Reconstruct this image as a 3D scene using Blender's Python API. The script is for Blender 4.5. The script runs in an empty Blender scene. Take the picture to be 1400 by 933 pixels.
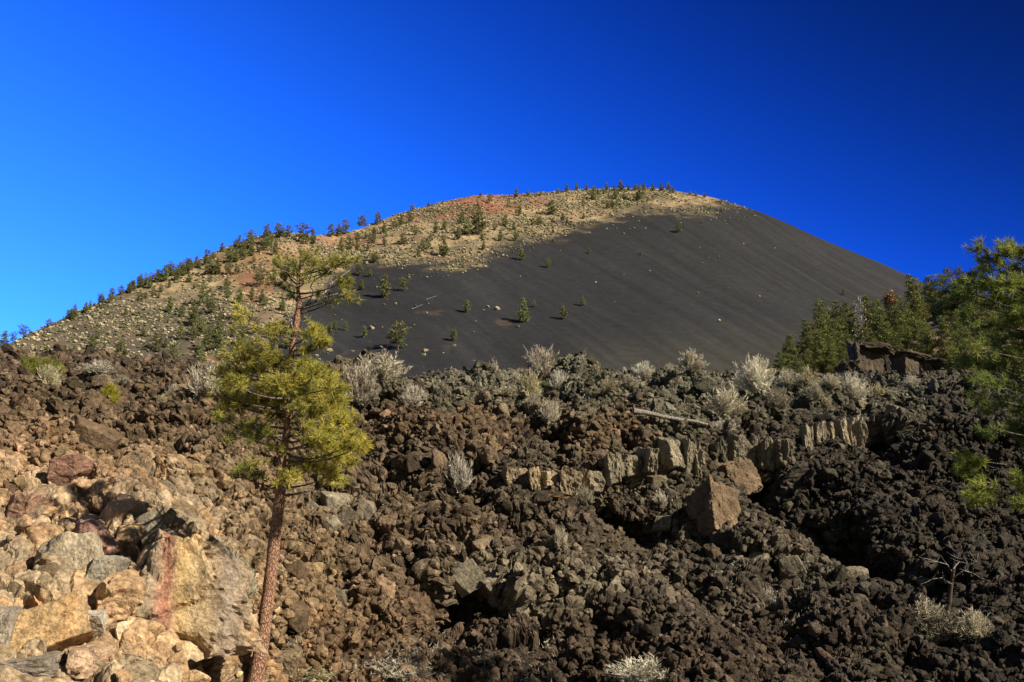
import bpy, math, numpy as np
from mathutils import Vector, Euler

# ------------------------------------------------------------------ basics
C = bpy.context.scene.collection
rng = np.random.default_rng(7)
F = 1361.0
EYE = np.array([0.0, 0.0, 1.7])
PITCH = math.atan((715 - 466.5) / F)
cp, sp = math.cos(PITCH), math.sin(PITCH)


def at(px, py, Y):
    """point at world depth Y on the line of sight of a photo pixel (used to survey positions off the photo)"""
    u, v = (px - 700) / F, (466.5 - py) / F
    d = np.array([u, cp - v * sp, sp + v * cp])
    return EYE + d * (Y / d[1])


def proj(V):
    x, y, z = V[:, 0], V[:, 1], V[:, 2] - EYE[2]
    f = y * cp + z * sp
    return 700 + F * x / f, 466.5 - F * (-y * sp + z * cp) / f


# ------------------------------------------------------------------ noise
def _h(ix, iy, iz, s):
    h = (ix.astype(np.uint32) * np.uint32(374761393) + iy.astype(np.uint32) * np.uint32(668265263)
         + iz.astype(np.uint32) * np.uint32(2147483647 - 59) + np.uint32((s * 974711 + 12345) & 0xffffffff))
    h = (h ^ (h >> np.uint32(13))) * np.uint32(1274126177)
    h = (h ^ (h >> np.uint32(16))) * np.uint32(2246822519)
    h = h ^ (h >> np.uint32(13))
    return (h & np.uint32(0xffffff)).astype(np.float32) / np.float32(0xffffff)


def vnoise(P, s=0):
    P = np.asarray(P, np.float32)
    i = np.floor(P)
    f = P - i
    f = f * f * (3 - 2 * f)
    i = i.astype(np.int64)
    out = 0
    for a in (0, 1):
        wx = f[:, 0] if a else 1 - f[:, 0]
        for b in (0, 1):
            wy = f[:, 1] if b else 1 - f[:, 1]
            for c in (0, 1):
                wz = f[:, 2] if c else 1 - f[:, 2]
                out = out + wx * wy * wz * _h(i[:, 0] + a, i[:, 1] + b, i[:, 2] + c, s)
    return out


def fbm(P, s=0, o=4, g=0.5):
    t, a, n = 0, 1.0, 0
    P = np.asarray(P, np.float32)
    for k in range(o):
        t = t + a * vnoise(P * (2.03 ** k) + 17.3 * k, s + k)
        n += a
        a *= g
    return t / n


def voronoi(P, s=0, vec=False):
    P = np.asarray(P, np.float32)
    i = np.floor(P).astype(np.int64)
    n = len(P)
    f1 = np.full(n, 9, np.float32)
    f2 = np.full(n, 9, np.float32)
    idv = np.zeros(n, np.float32)
    off = np.zeros((n, 3), np.float32)
    for a in (-1, 0, 1):
        for b in (-1, 0, 1):
            for c in (-1, 0, 1):
                ix, iy, iz = i[:, 0] + a, i[:, 1] + b, i[:, 2] + c
                r = _h(ix, iy, iz, s)
                dx = ix + r - P[:, 0]
                dy = iy + (r * 61.7) % 1.0 - P[:, 1]
                dz = iz + (r * 947.3) % 1.0 - P[:, 2]
                d = dx * dx + dy * dy + dz * dz
                m = d < f1
                f2 = np.where(m, f1, np.minimum(f2, d))
                idv = np.where(m, (r * 313.1) % 1.0, idv)
                if vec:
                    off[m] = np.stack([dx[m], dy[m], dz[m]], 1)
                f1 = np.where(m, d, f1)
    if vec:
        rr = np.stack([(idv * 77.7) % 1, (idv * 191.3) % 1, (idv * 433.9) % 1], 1) - .5
        return np.sqrt(f1), np.sqrt(f2), idv, (off * rr).sum(1)
    return np.sqrt(f1), np.sqrt(f2), idv


def sstep(a, b, x):
    t = np.clip((x - a) / (b - a), 0, 1)
    return t * t * (3 - 2 * t)


# ------------------------------------------------------------------ mesh helpers
def new_mesh(name, V, Fa, col=None, mats=(), midx=None, smooth=False):
    me = bpy.data.meshes.new(name)
    V = np.asarray(V, np.float32)
    Fa = np.asarray(Fa, np.int32)
    k = Fa.shape[1]
    me.vertices.add(len(V))
    me.vertices.foreach_set('co', V.ravel())
    me.loops.add(Fa.size)
    me.loops.foreach_set('vertex_index', Fa.ravel())
    me.polygons.add(len(Fa))
    me.polygons.foreach_set('loop_start', np.arange(0, Fa.size, k, dtype=np.int32))
    if midx is not None:
        me.polygons.foreach_set('material_index', np.asarray(midx, np.int32))
    for m in mats:
        me.materials.append(m)
    me.update(calc_edges=True)
    me.polygons.foreach_set('use_smooth', np.full(len(Fa), smooth))
    if col is not None:
        a = me.color_attributes.new('Col', 'FLOAT_COLOR', 'POINT')
        cc = np.ones((len(V), 4), np.float32)
        cc[:, :3] = col
        a.data.foreach_set('color', cc.ravel())
    return me


def link(name, data, parent=None, loc=None):
    o = bpy.data.objects.new(name, data)
    C.objects.link(o)
    if parent is not None:
        o.parent = parent
    if loc is not None:
        o.location = loc
    return o


def tag(o, label, cat, group=None):
    o['label'] = label
    o['category'] = cat
    o['kind'] = 'thing'
    if group:
        o['group'] = group
    return o


def ico(n):
    t = (1 + 5 ** .5) / 2
    V = [(-1, t, 0), (1, t, 0), (-1, -t, 0), (1, -t, 0), (0, -1, t), (0, 1, t), (0, -1, -t), (0, 1, -t), (t, 0, -1), (t, 0, 1), (-t, 0, -1), (-t, 0, 1)]
    V = [tuple(np.array(v) / np.linalg.norm(v)) for v in V]
    T = [(0, 11, 5), (0, 5, 1), (0, 1, 7), (0, 7, 10), (0, 10, 11), (1, 5, 9), (5, 11, 4), (11, 10, 2), (10, 7, 6), (7, 1, 8),
         (3, 9, 4), (3, 4, 2), (3, 2, 6), (3, 6, 8), (3, 8, 9), (4, 9, 5), (2, 4, 11), (6, 2, 10), (8, 6, 7), (9, 8, 1)]
    for _ in range(n):
        cache, T2 = {}, []

        def mid(a, b):
            k = (a, b) if a < b else (b, a)
            if k not in cache:
                m = (np.array(V[a]) + np.array(V[b]))
                V.append(tuple(m / np.linalg.norm(m)))
                cache[k] = len(V) - 1
            return cache[k]
        for a, b, c in T:
            ab, bc, ca = mid(a, b), mid(b, c), mid(c, a)
            T2 += [(a, ab, ca), (b, bc, ab), (c, ca, bc), (ab, bc, ca)]
        T = T2
    return np.array(V, np.float32), np.array(T, np.int32)


ICO = {n: ico(n) for n in range(6)}


def rock(seed, sub, kind='angular', dims=(1, 1, 1), rough=None):
    """an angular block: planes cut from a ball, roughened. unit radius times dims"""
    r = np.random.default_rng(seed)
    D, T = ICO[sub]
    if kind == 'block':
        N = np.array([(1, 0, 0), (-1, 0, 0), (0, 1, 0), (0, -1, 0), (0, 0, 1), (0, 0, -1)], float)
        N = np.vstack([N + r.normal(0, .13, N.shape), r.normal(0, 1, (7, 3))])
        H = np.r_[r.uniform(.88, 1.05, 6), r.uniform(1.12, 1.4, 7)]
        rg = .05
    elif kind == 'angular':
        N = r.normal(0, 1, (15, 3))
        H = r.uniform(.62, 1.0, 15)
        rg = .10
    else:
        N = r.normal(0, 1, (13, 3))
        H = r.uniform(.5, 1.0, 13)
        rg = .46
    if rough is not None:
        rg = rough
    N /= np.linalg.norm(N, axis=1)[:, None]
    d = D @ N.T
    R = np.where(d > .05, H[None] / np.maximum(d, .05), 9)
    R = np.minimum(R.min(1), 1.75)
    V = D * R[:, None]
    o = r.uniform(0, 50, 3)
    if sub >= 2:
        n1 = fbm(V * 2.2 + o, seed, 5 if sub > 3 else 4 if sub > 2 else 3, .58) - .5
        V = V * (1 + rg * 1.6 * n1[:, None])
    else:
        V = V * (1 + rg * (vnoise(V * 2.5 + o, seed) - .5)[:, None] * 1.6)
    if kind == 'clinker' and sub >= 3:
        f1, f2, _ = voronoi(V * 2.6 + o, seed)
        V = V * (1 + .22 * (np.minimum(f2 - f1, .5) - .2)[:, None])
    if kind in ('block', 'angular') and sub >= 3:
        f1, f2, idv = voronoi(V * 1.5 + o, seed + 3)
        V = V * (1 + .10 * ((idv - .5) * sstep(0, .25, f2 - f1))[:, None] - .05 * (1 - sstep(0, .5, fbm(V * 1.3 + o, seed + 5, 2)))[:, None])
    return (V * np.array(dims)).astype(np.float32), T


def rot_mats(n, r=rng):
    q = r.normal(0, 1, (n, 4))
    q /= np.linalg.norm(q, axis=1)[:, None]
    w, x, y, z = q.T
    return np.stack([np.stack([1 - 2 * (y * y + z * z), 2 * (x * y - z * w), 2 * (x * z + y * w)], 1),
                     np.stack([2 * (x * y + z * w), 1 - 2 * (x * x + z * z), 2 * (y * z - x * w)], 1),
                     np.stack([2 * (x * z - y * w), 2 * (y * z + x * w), 1 - 2 * (x * x + y * y)], 1)], 1).astype(np.float32)


class Tubes:
    def __init__(s):
        s.V, s.F, s.n = [], [], 0

    def add(s, pts, rad, sides=6, lump=0, seed=0):
        pts = np.asarray(pts, float)
        rad = np.broadcast_to(np.asarray(rad, float), (len(pts),))
        tan = np.gradient(pts, axis=0)
        tan /= np.linalg.norm(tan, axis=1)[:, None] + 1e-9
        ref = np.array([.31, .77, .55])
        a = np.cross(tan, ref)
        a /= np.linalg.norm(a, axis=1)[:, None] + 1e-9
        b = np.cross(tan, a)
        th = np.linspace(0, 2 * math.pi, sides, endpoint=False)
        ring = pts[:, None] + rad[:, None, None] * (np.cos(th)[None, :, None] * a[:, None] + np.sin(th)[None, :, None] * b[:, None])
        if lump:
            q = ring.reshape(-1, 3)
            ring = pts[:, None] + (ring - pts[:, None]) * (1 + lump * (fbm(q * np.array([9, 9, 3]), seed, 3) - .5)).reshape(len(pts), sides, 1)
        m = len(pts)
        i = np.arange(m - 1)[:, None] * sides
        j = np.arange(sides)[None]
        k = (j + 1) % sides
        f = np.stack([i + j, i + k, i + sides + k, i + sides + j], -1).reshape(-1, 4) + s.n
        s.V.append(ring.reshape(-1, 3))
        s.F.append(f)
        s.n += m * sides

    def mesh(s, name, mat, smooth=True):
        return new_mesh(name, np.vstack(s.V), np.vstack(s.F), mats=[mat], smooth=smooth)


def bez(p0, p1, sag=0.0, n=7, bend=None):
    p0, p1 = np.asarray(p0, float), np.asarray(p1, float)
    t = np.linspace(0, 1, n)[:, None]
    c = (p0 + p1) / 2 + np.array([0, 0, -sag])
    if bend is not None:
        c = c + bend
    return (1 - t) ** 2 * p0 + 2 * t * (1 - t) * c + t * t * p1


# ------------------------------------------------------------------ materials
def nodes(name):
    m = bpy.data.materials.new(name)
    m.use_nodes = True
    nt = m.node_tree
    b = nt.nodes['Principled BSDF']
    return m, nt, b


def N(nt, t, **kw):
    n = nt.nodes.new(t)
    for k, v in kw.items():
        if k.startswith('i_'):
            n.inputs[int(k[2:])].default_value = v
        else:
            setattr(n, k, v)
    return n


def mixc(nt, kind, fac, a, b):
    n = nt.nodes.new('ShaderNodeMix')
    n.data_type = 'RGBA'
    n.blend_type = kind
    n.clamp_factor = True
    for idx, v in ((0, fac), (6, a), (7, b)):
        if hasattr(v, 'is_linked') or isinstance(v, bpy.types.NodeSocket):
            nt.links.new(v, n.inputs[idx])
        else:
            n.inputs[idx].default_value = v if idx == 0 else (*v, 1) if len(v) == 3 else v
    return n.outputs[2]


def maprange(nt, v, a, b, c, d):
    n = N(nt, 'ShaderNodeMapRange')
    nt.links.new(v, n.inputs[0])
    for i, x in enumerate((a, b, c, d)):
        n.inputs[i + 1].default_value = x
    return n.outputs[0]


def noise(nt, co, scale, detail=4, rough=.55):
    n = N(nt, 'ShaderNodeTexNoise')
    n.inputs['Scale'].default_value = scale
    n.inputs['Detail'].default_value = detail
    n.inputs['Roughness'].default_value = rough
    nt.links.new(co, n.inputs['Vector'])
    return n


def rock_mat(name, src, sc=1.0, bump=.6, lichen=.25, spec=.15, contrast=.55):
    m, nt, b = nodes(name)
    tc = N(nt, 'ShaderNodeTexCoord')
    if src == 'Col':
        g = N(nt, 'ShaderNodeNewGeometry')
        co = g.outputs['Position']
        col = N(nt, 'ShaderNodeVertexColor', layer_name='Col').outputs[0]
    else:
        # each stone its own stretch of texture
        oi = N(nt, 'ShaderNodeObjectInfo')
        g = N(nt, 'ShaderNodeNewGeometry')
        co = g.outputs['Position']
        col = oi.outputs['Color']
        if src == 'Both':
            col = mixc(nt, 'MULTIPLY', 1.0, col, N(nt, 'ShaderNodeVertexColor', layer_name='Col').outputs[0])
    n1 = noise(nt, co, 2.3 * sc, 5, .6)
    n2 = noise(nt, co, 15 * sc, 5, .65)
    n3 = noise(nt, co, 55 * sc, 3, .6)
    v1 = maprange(nt, n1.outputs[0], .3, .7, 1 - contrast * .8, 1 + contrast * .7)
    v2 = maprange(nt, n2.outputs[0], .3, .7, 1 - contrast, 1 + contrast)
    c1 = mixc(nt, 'MULTIPLY', 1.0, col, (1, 1, 1))
    mm = N(nt, 'ShaderNodeMath', operation='MULTIPLY')
    nt.links.new(v1, mm.inputs[0])
    nt.links.new(v2, mm.inputs[1])
    cmb = N(nt, 'ShaderNodeCombineColor')
    for i in range(3):
        nt.links.new(mm.outputs[0], cmb.inputs[i])
    c2 = mixc(nt, 'MULTIPLY', 1.0, c1, cmb.outputs[0])
    # rusty and lichen-grey blotches of their own shape
    rust = maprange(nt, noise(nt, co, 1.1 * sc, 4, .6).outputs[0], .56, .72, 0, .55)
    c3 = mixc(nt, 'MIX', rust, c2, mixc(nt, 'MULTIPLY', 1.0, c2, (1.28, 1.03, .76)))
    lic = maprange(nt, n2.outputs[0], .60, .70, 0, lichen)
    c4 = mixc(nt, 'MIX', lic, c3, mixc(nt, 'ADD', 1.0, mixc(nt, 'MULTIPLY', 1.0, c3, (1.3, 1.35, 1.2)), (.03, .032, .026)))
    nt.links.new(c4, b.inputs['Base Color'])
    b.inputs['Roughness'].default_value = .88
    b.inputs['Specular IOR Level'].default_value = spec
    bp = N(nt, 'ShaderNodeBump')
    bp.inputs['Strength'].default_value = bump
    bp.inputs['Distance'].default_value = .05 / sc
    ad = N(nt, 'ShaderNodeMath', operation='MULTIPLY_ADD')
    nt.links.new(n3.outputs[0], ad.inputs[0])
    ad.inputs[1].default_value = .4
    nt.links.new(n2.outputs[0], ad.inputs[2])
    nt.links.new(ad.outputs[0], bp.inputs['Height'])
    nt.links.new(bp.outputs[0], b.inputs['Normal'])
    return m


def leaf_mat(name, base=None, attr=False, trans=.3, rough=.6, spec=.25):
    m, nt, b = nodes(name)
    oi = N(nt, 'ShaderNodeObjectInfo')
    if attr:
        col = N(nt, 'ShaderNodeVertexColor', layer_name='Col').outputs[0]
    else:
        col = mixc(nt, 'MIX', 0.0, base, base)
    if attr != 'plain':
        h = N(nt, 'ShaderNodeHueSaturation')
        nt.links.new(col, h.inputs['Color'])
        nt.links.new(maprange(nt, oi.outputs['Random'], 0, 1, .485, .515), h.inputs['Hue'])
        nt.links.new(maprange(nt, oi.outputs['Random'], 0, 1, .8, 1.2), h.inputs['Value'])
        col = h.outputs[0]
    nt.links.new(col, b.inputs['Base Color'])
    b.inputs['Roughness'].default_value = rough
    b.inputs['Specular IOR Level'].default_value = spec
    if trans:
        t = N(nt, 'ShaderNodeBsdfTranslucent')
        nt.links.new(col, t.inputs['Color'])
        ms = N(nt, 'ShaderNodeMixShader')
        ms.inputs[0].default_value = trans
        nt.links.new(b.outputs[0], ms.inputs[1])
        nt.links.new(t.outputs[0], ms.inputs[2])
        nt.links.new(ms.outputs[0], nt.nodes['Material Output'].inputs[0])
    return m


def bark_mat(name, c1, c2, sx=30, sz=7):
    m, nt, b = nodes(name)
    tc = N(nt, 'ShaderNodeTexCoord')
    mp = N(nt, 'ShaderNodeMapping')
    mp.inputs['Scale'].default_value = (sx, sx, sz)
    nt.links.new(tc.outputs['Object'], mp.inputs[0])
    v = N(nt, 'ShaderNodeTexVoronoi', feature='DISTANCE_TO_EDGE')
    v.inputs['Scale'].default_value = 1
    nt.links.new(mp.outputs[0], v.inputs['Vector'])
    n = noise(nt, mp.outputs[0], 1.7, 5)
    e = maprange(nt, v.outputs['Distance'], 0, .18, 0, 1)
    c = mixc(nt, 'MIX', e, tuple(x * .45 for x in c1), mixc(nt, 'MIX', maprange(nt, n.outputs[0], .3, .7, 0, 1), c1, c2))
    nt.links.new(c, b.inputs['Base Color'])
    b.inputs['Roughness'].default_value = .9
    b.inputs['Specular IOR Level'].default_value = .1
    bp = N(nt, 'ShaderNodeBump')
    bp.inputs['Strength'].default_value = .9
    bp.inputs['Distance'].default_value = .02
    ad = N(nt, 'ShaderNodeMath', operation='MULTIPLY_ADD')
    nt.links.new(n.outputs[0], ad.inputs[0])
    ad.inputs[1].default_value = .5
    nt.links.new(e, ad.inputs[2])
    nt.links.new(ad.outputs[0], bp.inputs['Height'])
    nt.links.new(bp.outputs[0], b.inputs['Normal'])
    return m


M_lava = rock_mat('lava_ground', 'Col', 1.0, .8, .3)
M_rub = rock_mat('lava_clinker', 'Col', 1.3, .8, .3)
M_bld = rock_mat('lava_boulder', 'Obj', 1.2, .7, .3)
M_big = rock_mat('weathered_block', 'Both', 1.5, .9, .18, contrast=.5)
M_bark = bark_mat('pine_bark', (.38, .19, .12), (.54, .34, .23), 48, 15)
M_limb = bark_mat('grey_limb', (.16, .12, .095), (.30, .25, .21), 40, 12)
M_dead = bark_mat('bleached_wood', (.32, .28, .24), (.48, .44, .39), 40, 8)
M_needle = leaf_mat('pine_needles', attr=True, trans=.35)
M_far = leaf_mat('distant_foliage', attr=True, trans=.25)
M_trunkfar = bark_mat('distant_bark', (.10, .065, .045), (.16, .11, .08), 3, 1)
M_twig = leaf_mat('dry_twigs', attr=True, trans=.15, rough=.8, spec=.1)

# ------------------------------------------------------------------ lava slope
CT = [  # px, py, depth: surveyed points of the flow front
    (-250, 960, 11), (-250, 740, 14), (-250, 620, 18), (-250, 520, 24), (-250, 500, 32),
    (0, 960, 11.4), (0, 850, 12.8), (0, 740, 14.2), (0, 650, 17), (0, 575, 20), (0, 520, 24), (0, 506, 31),
    (180, 960, 11.9), (180, 860, 13.2), (180, 760, 14.1), (180, 690, 16.2), (180, 600, 20), (180, 530, 25), (180, 512, 32),
    (290, 960, 12.9), (290, 890, 14.0), (290, 760, 15.0), (300, 730, 17), (355, 1000, 14.9), (355, 930, 15.7), (355, 860, 16.3), (360, 770, 17.2), (300, 620, 20.5), (300, 535, 26), (300, 520, 33),
    (420, 960, 15.8), (420, 860, 17.2), (420, 740, 19.3), (420, 640, 21.8), (420, 540, 27), (420, 523, 33),
    (560, 960, 16.4), (560, 850, 18.6), (560, 740, 20.7), (560, 640, 23), (560, 560, 26), (560, 524, 32),
    (720, 960, 16.6), (720, 870, 18.8), (720, 800, 19.8), (720, 700, 22.2), (720, 640, 23.2), (720, 560, 26.5), (720, 524, 32.5),
    (900, 960, 16.6), (900, 850, 19.2), (900, 740, 21.5), (900, 660, 24), (900, 600, 25.0), (900, 550, 28), (900, 521, 33),
    (1050, 960, 16.8), (1050, 850, 19.4), (1050, 760, 21), (1050, 690, 23.3), (1050, 640, 25.5), (1050, 580, 27), (1050, 525, 34),
    (1200, 960, 17), (1200, 850, 19.5), (1200, 760, 22), (1200, 660, 25), (1200, 590, 27.5), (1200, 545, 33), (1200, 530, 38),
    (1350, 960, 17), (1350, 850, 19.5), (1350, 740, 22), (1350, 640, 25), (1350, 570, 29), (1350, 535, 35),
    (1550, 960, 17), (1550, 800, 20), (1550, 640, 25), (1550, 560, 30), (1550, 535, 36)]
cpts = [at(*c) for c in CT]
for x in (-14, -7, 0, 7, 14):
    cpts.append(np.array([x, 6.0, -.3]))
for u in (-.7, -.35, 0, .35, .7):
    cpts.append(np.array([u * 48, 48.0, 6.3]))
    cpts.append(np.array([u * 64, 64.0, 6.2]))
cpts = np.array(cpts)


class TPS:
    def __init__(s, P, lam=.02):
        s.c = P[:, :2]
        n = len(P)
        K = s.k(s.c)
        A = np.zeros((n + 3, n + 3))
        A[:n, :n] = K + lam * np.eye(n)
        A[:n, n] = A[n, :n] = 1
        A[:n, n + 1:] = s.c
        A[n + 1:, :n] = s.c.T
        s.w = np.linalg.solve(A, np.r_[P[:, 2], 0, 0, 0])

    def k(s, q):
        d2 = ((q[:, None] - s.c[None]) ** 2).sum(-1)
        return .5 * d2 * np.log(d2 + 1e-9)

    def __call__(s, q):
        out = np.empty(len(q))
        for i in range(0, len(q), 60000):
            b = q[i:i + 60000]
            out[i:i + 60000] = s.k(b) @ s.w[:-3] + s.w[-3] + b @ s.w[-2:]
        return out


lava = TPS(cpts)
nu, ny = 900, 1600
U = np.linspace(-.70, .70, nu)
t = np.linspace(0, 1, ny)
YY = 8.5 * np.exp(t * math.log(50 / 8.5))
gu, gy = np.meshgrid(U, YY)
gx = gu * gy
xy = np.stack([gx.ravel(), gy.ravel()], 1)
z = lava(xy)
# pits, gully and overhang shadows: (px, py, radius m, depth m)
PITS = [(650, 850, .9, 1.0), (600, 855, .6, .8), (705, 852, .6, .7), (652, 657, .5, 1.7), (870, 715, .7, .9), (915, 735, .6, .8), (840, 700, .5, .6),
        (1040, 665, .8, 1.2), (1065, 690, .7, 1.1), (1110, 720, .7, 1.0), (1160, 750, .8, 1.1), (1205, 790, .8, 1.0), (1245, 825, .8, .9),
        (985, 735, .5, .7), (85, 575, .55, 1.0), (110, 610, .45, .8), (262, 597, .55, .9), (180, 615, .4, .6), (38, 782, .22, .5),
        (300, 905, .35, .7), (208, 715, .35, .8), (215, 735, .3, .7), (640, 560, .4, .4), (760, 600, .6, .5), (1215, 615, .6, .9),
        (1335, 540, .6, .7), (1100, 605, .3, .5), (820, 780, .5, .5), (560, 800, .5, .5), (1290, 900, .6, .6), (930, 800, .5, .5)]
pu, pv = None, None
base = np.stack([xy[:, 0], xy[:, 1], z], 1)
bpx, bpy_ = proj(base)


def hit(px, py, V=base, qx=None, qy=None, tol=4.0):
    qx = bpx if qx is None else qx
    qy = bpy_ if qy is None else qy
    d = np.hypot(qx - px, qy - py)
    ok = np.where(d < tol)[0]
    if len(ok) == 0:
        return V[np.argmin(d)]
    near = ok[V[ok, 1] < V[ok, 1].min() + .5]
    return V[near[np.argmin(d[near])]]


zz = z.copy()
pitm = np.zeros(len(z))
PC = []
for px, py, r, dp in PITS:
    h = hit(px, py)
    PC.append((h, r, dp))
    d2 = (xy[:, 0] - h[0]) ** 2 + (xy[:, 1] - h[1]) ** 2
    zz -= .35 * dp * np.exp(-(d2 / (r * r)) ** 1.5)
    pitm = np.maximum(pitm, np.exp(-(d2 / (r * r)) ** 1.5))
# brow of the long ledge
for q in np.linspace(0, 1, 40):
    x_, y_ = np.interp(q, [0, .35, .5, .75, 1], [665, 850, 930, 1090, 1240]), np.interp(q, [0, .35, .5, .75, 1], [636, 606, 590, 578, 548])
    h = hit(x_, y_)
    d2 = (xy[:, 0] - h[0]) ** 2 + (xy[:, 1] - h[1] - .2) ** 2
    zz = np.maximum(zz, z + .26 * np.exp(-(d2 / .30)) * (1 - pitm))
# large undulation
P0 = np.stack([xy[:, 0], xy[:, 1], zz], 1)
zz = zz + ((fbm(P0 * .55, 3, 3) - .5) * 1.0 + (fbm(np.stack([(P0[:, 0] + P0[:, 1] * .5) * .5, (P0[:, 1] - .5 * P0[:, 0]) * .16, P0[:, 2] * 0], 1), 8, 2) - .5) * 1.2) * sstep(9, 13, xy[:, 1]) * sstep(42, 30, xy[:, 1])
P0 = np.stack([xy[:, 0], xy[:, 1], zz], 1)


def resample(A, k):
    # even out the rows along every column by length, so steep faces get their share
    A = A.reshape(ny, nu, -1)
    d = np.linalg.norm(np.diff(A[..., :3], axis=0), axis=2) / (A[1:, :, 1] + 2) + 1e-4
    d = d * np.where((A[1:, :, 1] < 10.5) | (A[1:, :, 1] > 37), .25, 1)
    kz = np.cumsum(np.pad(d, ((0, 0), (41, 40)), mode='edge'), 1)
    d = (kz[:, 81:] - kz[:, :-81]) / 81.0                      # neighbours keep in step
    kz = np.cumsum(np.pad(d, ((8, 7), (0, 0)), mode='edge'), 0)
    d = (kz[15:] - kz[:-15]) / 15.0
    s = np.concatenate([np.zeros((1, nu)), np.cumsum(d, 0)], 0)
    out = np.empty_like(A)
    for c in range(nu):
        q = np.linspace(0, s[-1, c], ny)
        for m_ in range(A.shape[2]):
            out[:, c, m_] = np.interp(q, s[:, c], A[:, c, m_])
    return out.reshape(ny * nu, -1)


A = resample(np.column_stack([P0, pitm]), 0)
P0, pitm = A[:, :3].copy(), A[:, 3].copy()
S0 = P0.copy()
for h, r, dp in PC:
    d = np.linalg.norm(P0 - h, axis=1)
    S0[:, 1] += 1.5 * dp * np.exp(-(d / r) ** 4)
    o_ = h + np.array([.55 * r, 0, .85 * r])
    d = np.linalg.norm((P0 - o_) * np.array([.8, .7, 1.3]), axis=1)
    S0[:, 1] -= .55 * r * np.exp(-(d / (.75 * r)) ** 2)
A = resample(np.column_stack([S0, pitm]), 0)
P0, pitm = A[:, :3].copy(), A[:, 3].copy()
G = P0.reshape(ny, nu, 3)
du = np.gradient(G, axis=1)
dv = np.gradient(G, axis=0)
nr = np.cross(du, dv).reshape(-1, 3)
nr /= np.linalg.norm(nr, axis=1)[:, None] + 1e-12
px0, py0 = proj(P0)
warp = np.stack([fbm(P0 * 1.6, 40 + k, 2) for k in range(3)], 1) - .5
Pw = P0 + warp * .55
blocky = sstep(380, 250, px0) * sstep(600, 700, py0)          # the paler broken blocks low on the left


def normals(V):
    g = V.reshape(ny, nu, 3)
    n = np.cross(np.gradient(g, axis=1), np.gradient(g, axis=0)).reshape(-1, 3)
    ln = np.linalg.norm(n, axis=1)
    return n / (ln[:, None] + 1e-12), ln


fade = sstep(8.5, 11, P0[:, 1])
f1, f2, id1, fc = voronoi(Pw / 1.3, 11, True)
disp = .42 * ((id1 - .5) * .9 + .9 * fc + .45 * np.sqrt(np.clip(1 - (f1 / .9) ** 2, 0, 1)) - .4 * (1 - sstep(0, .3, f2 - f1)))
f1, f2, cells, fc = voronoi(Pw / .48, 12, True)
disp = disp + .175 * ((cells - .5) * .8 + 1.1 * fc + .5 * (1 - .7 * blocky) * np.sqrt(np.clip(1 - (f1 / .9) ** 2, 0, 1)) - .5 * (1 - sstep(0, .22, f2 - f1)))
P1 = P0 + nr * (disp * fade)[:, None]
P1[:, 0] += .16 * fade * (fbm(P1 * 2.1, 101, 2) - .5)
P1[:, 2] += .16 * fade * (fbm(P1 * 2.1, 105, 2) - .5)
A = resample(np.column_stack([P1, P0, cells, pitm]), 0)
P1, P0, cells, pitm = A[:, :3].copy(), A[:, 3:6].copy(), A[:, 6].copy(), A[:, 7].copy()
px0, py0 = proj(P0)
blocky = sstep(380, 250, px0) * sstep(600, 700, py0)
fade = sstep(8.5, 11, P0[:, 1])
warp = np.stack([fbm(P0 * 1.6, 40 + k, 2) for k in range(3)], 1) - .5
n1, _ = normals(P1)
kern = np.array([.25, .5, .25])
for _ in range(3):
    g = n1.reshape(ny, nu, 3)
    g = np.pad(g, ((1, 1), (1, 1), (0, 0)), mode='edge')
    g = .25 * g[:-2, 1:-1] + .25 * g[2:, 1:-1] + .5 * g[1:-1, 1:-1]
    n1 = g.reshape(-1, 3)
n1 /= np.linalg.norm(n1, axis=1)[:, None] + 1e-9
f1, f2, id3, fc = voronoi(P1 / .17 + .8 * warp, 13, True)
calm = 1 - .72 * blocky
d2 = .095 * (.7 * (id3 - .5) + 1.2 * fc + .7 * np.sqrt(np.clip(1 - (f1 / .9) ** 2, 0, 1)) - .5 * (1 - sstep(0, .3, f2 - f1))) * calm + .09 * (fbm(P1 * 5, 23, 3) - .5) * calm + .03 * (fbm(P1 * 9, 25, 2) - .5)
LV = P1 + n1 * (d2 * fade)[:, None]
nr, area = normals(LV)
nr = n1


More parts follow.
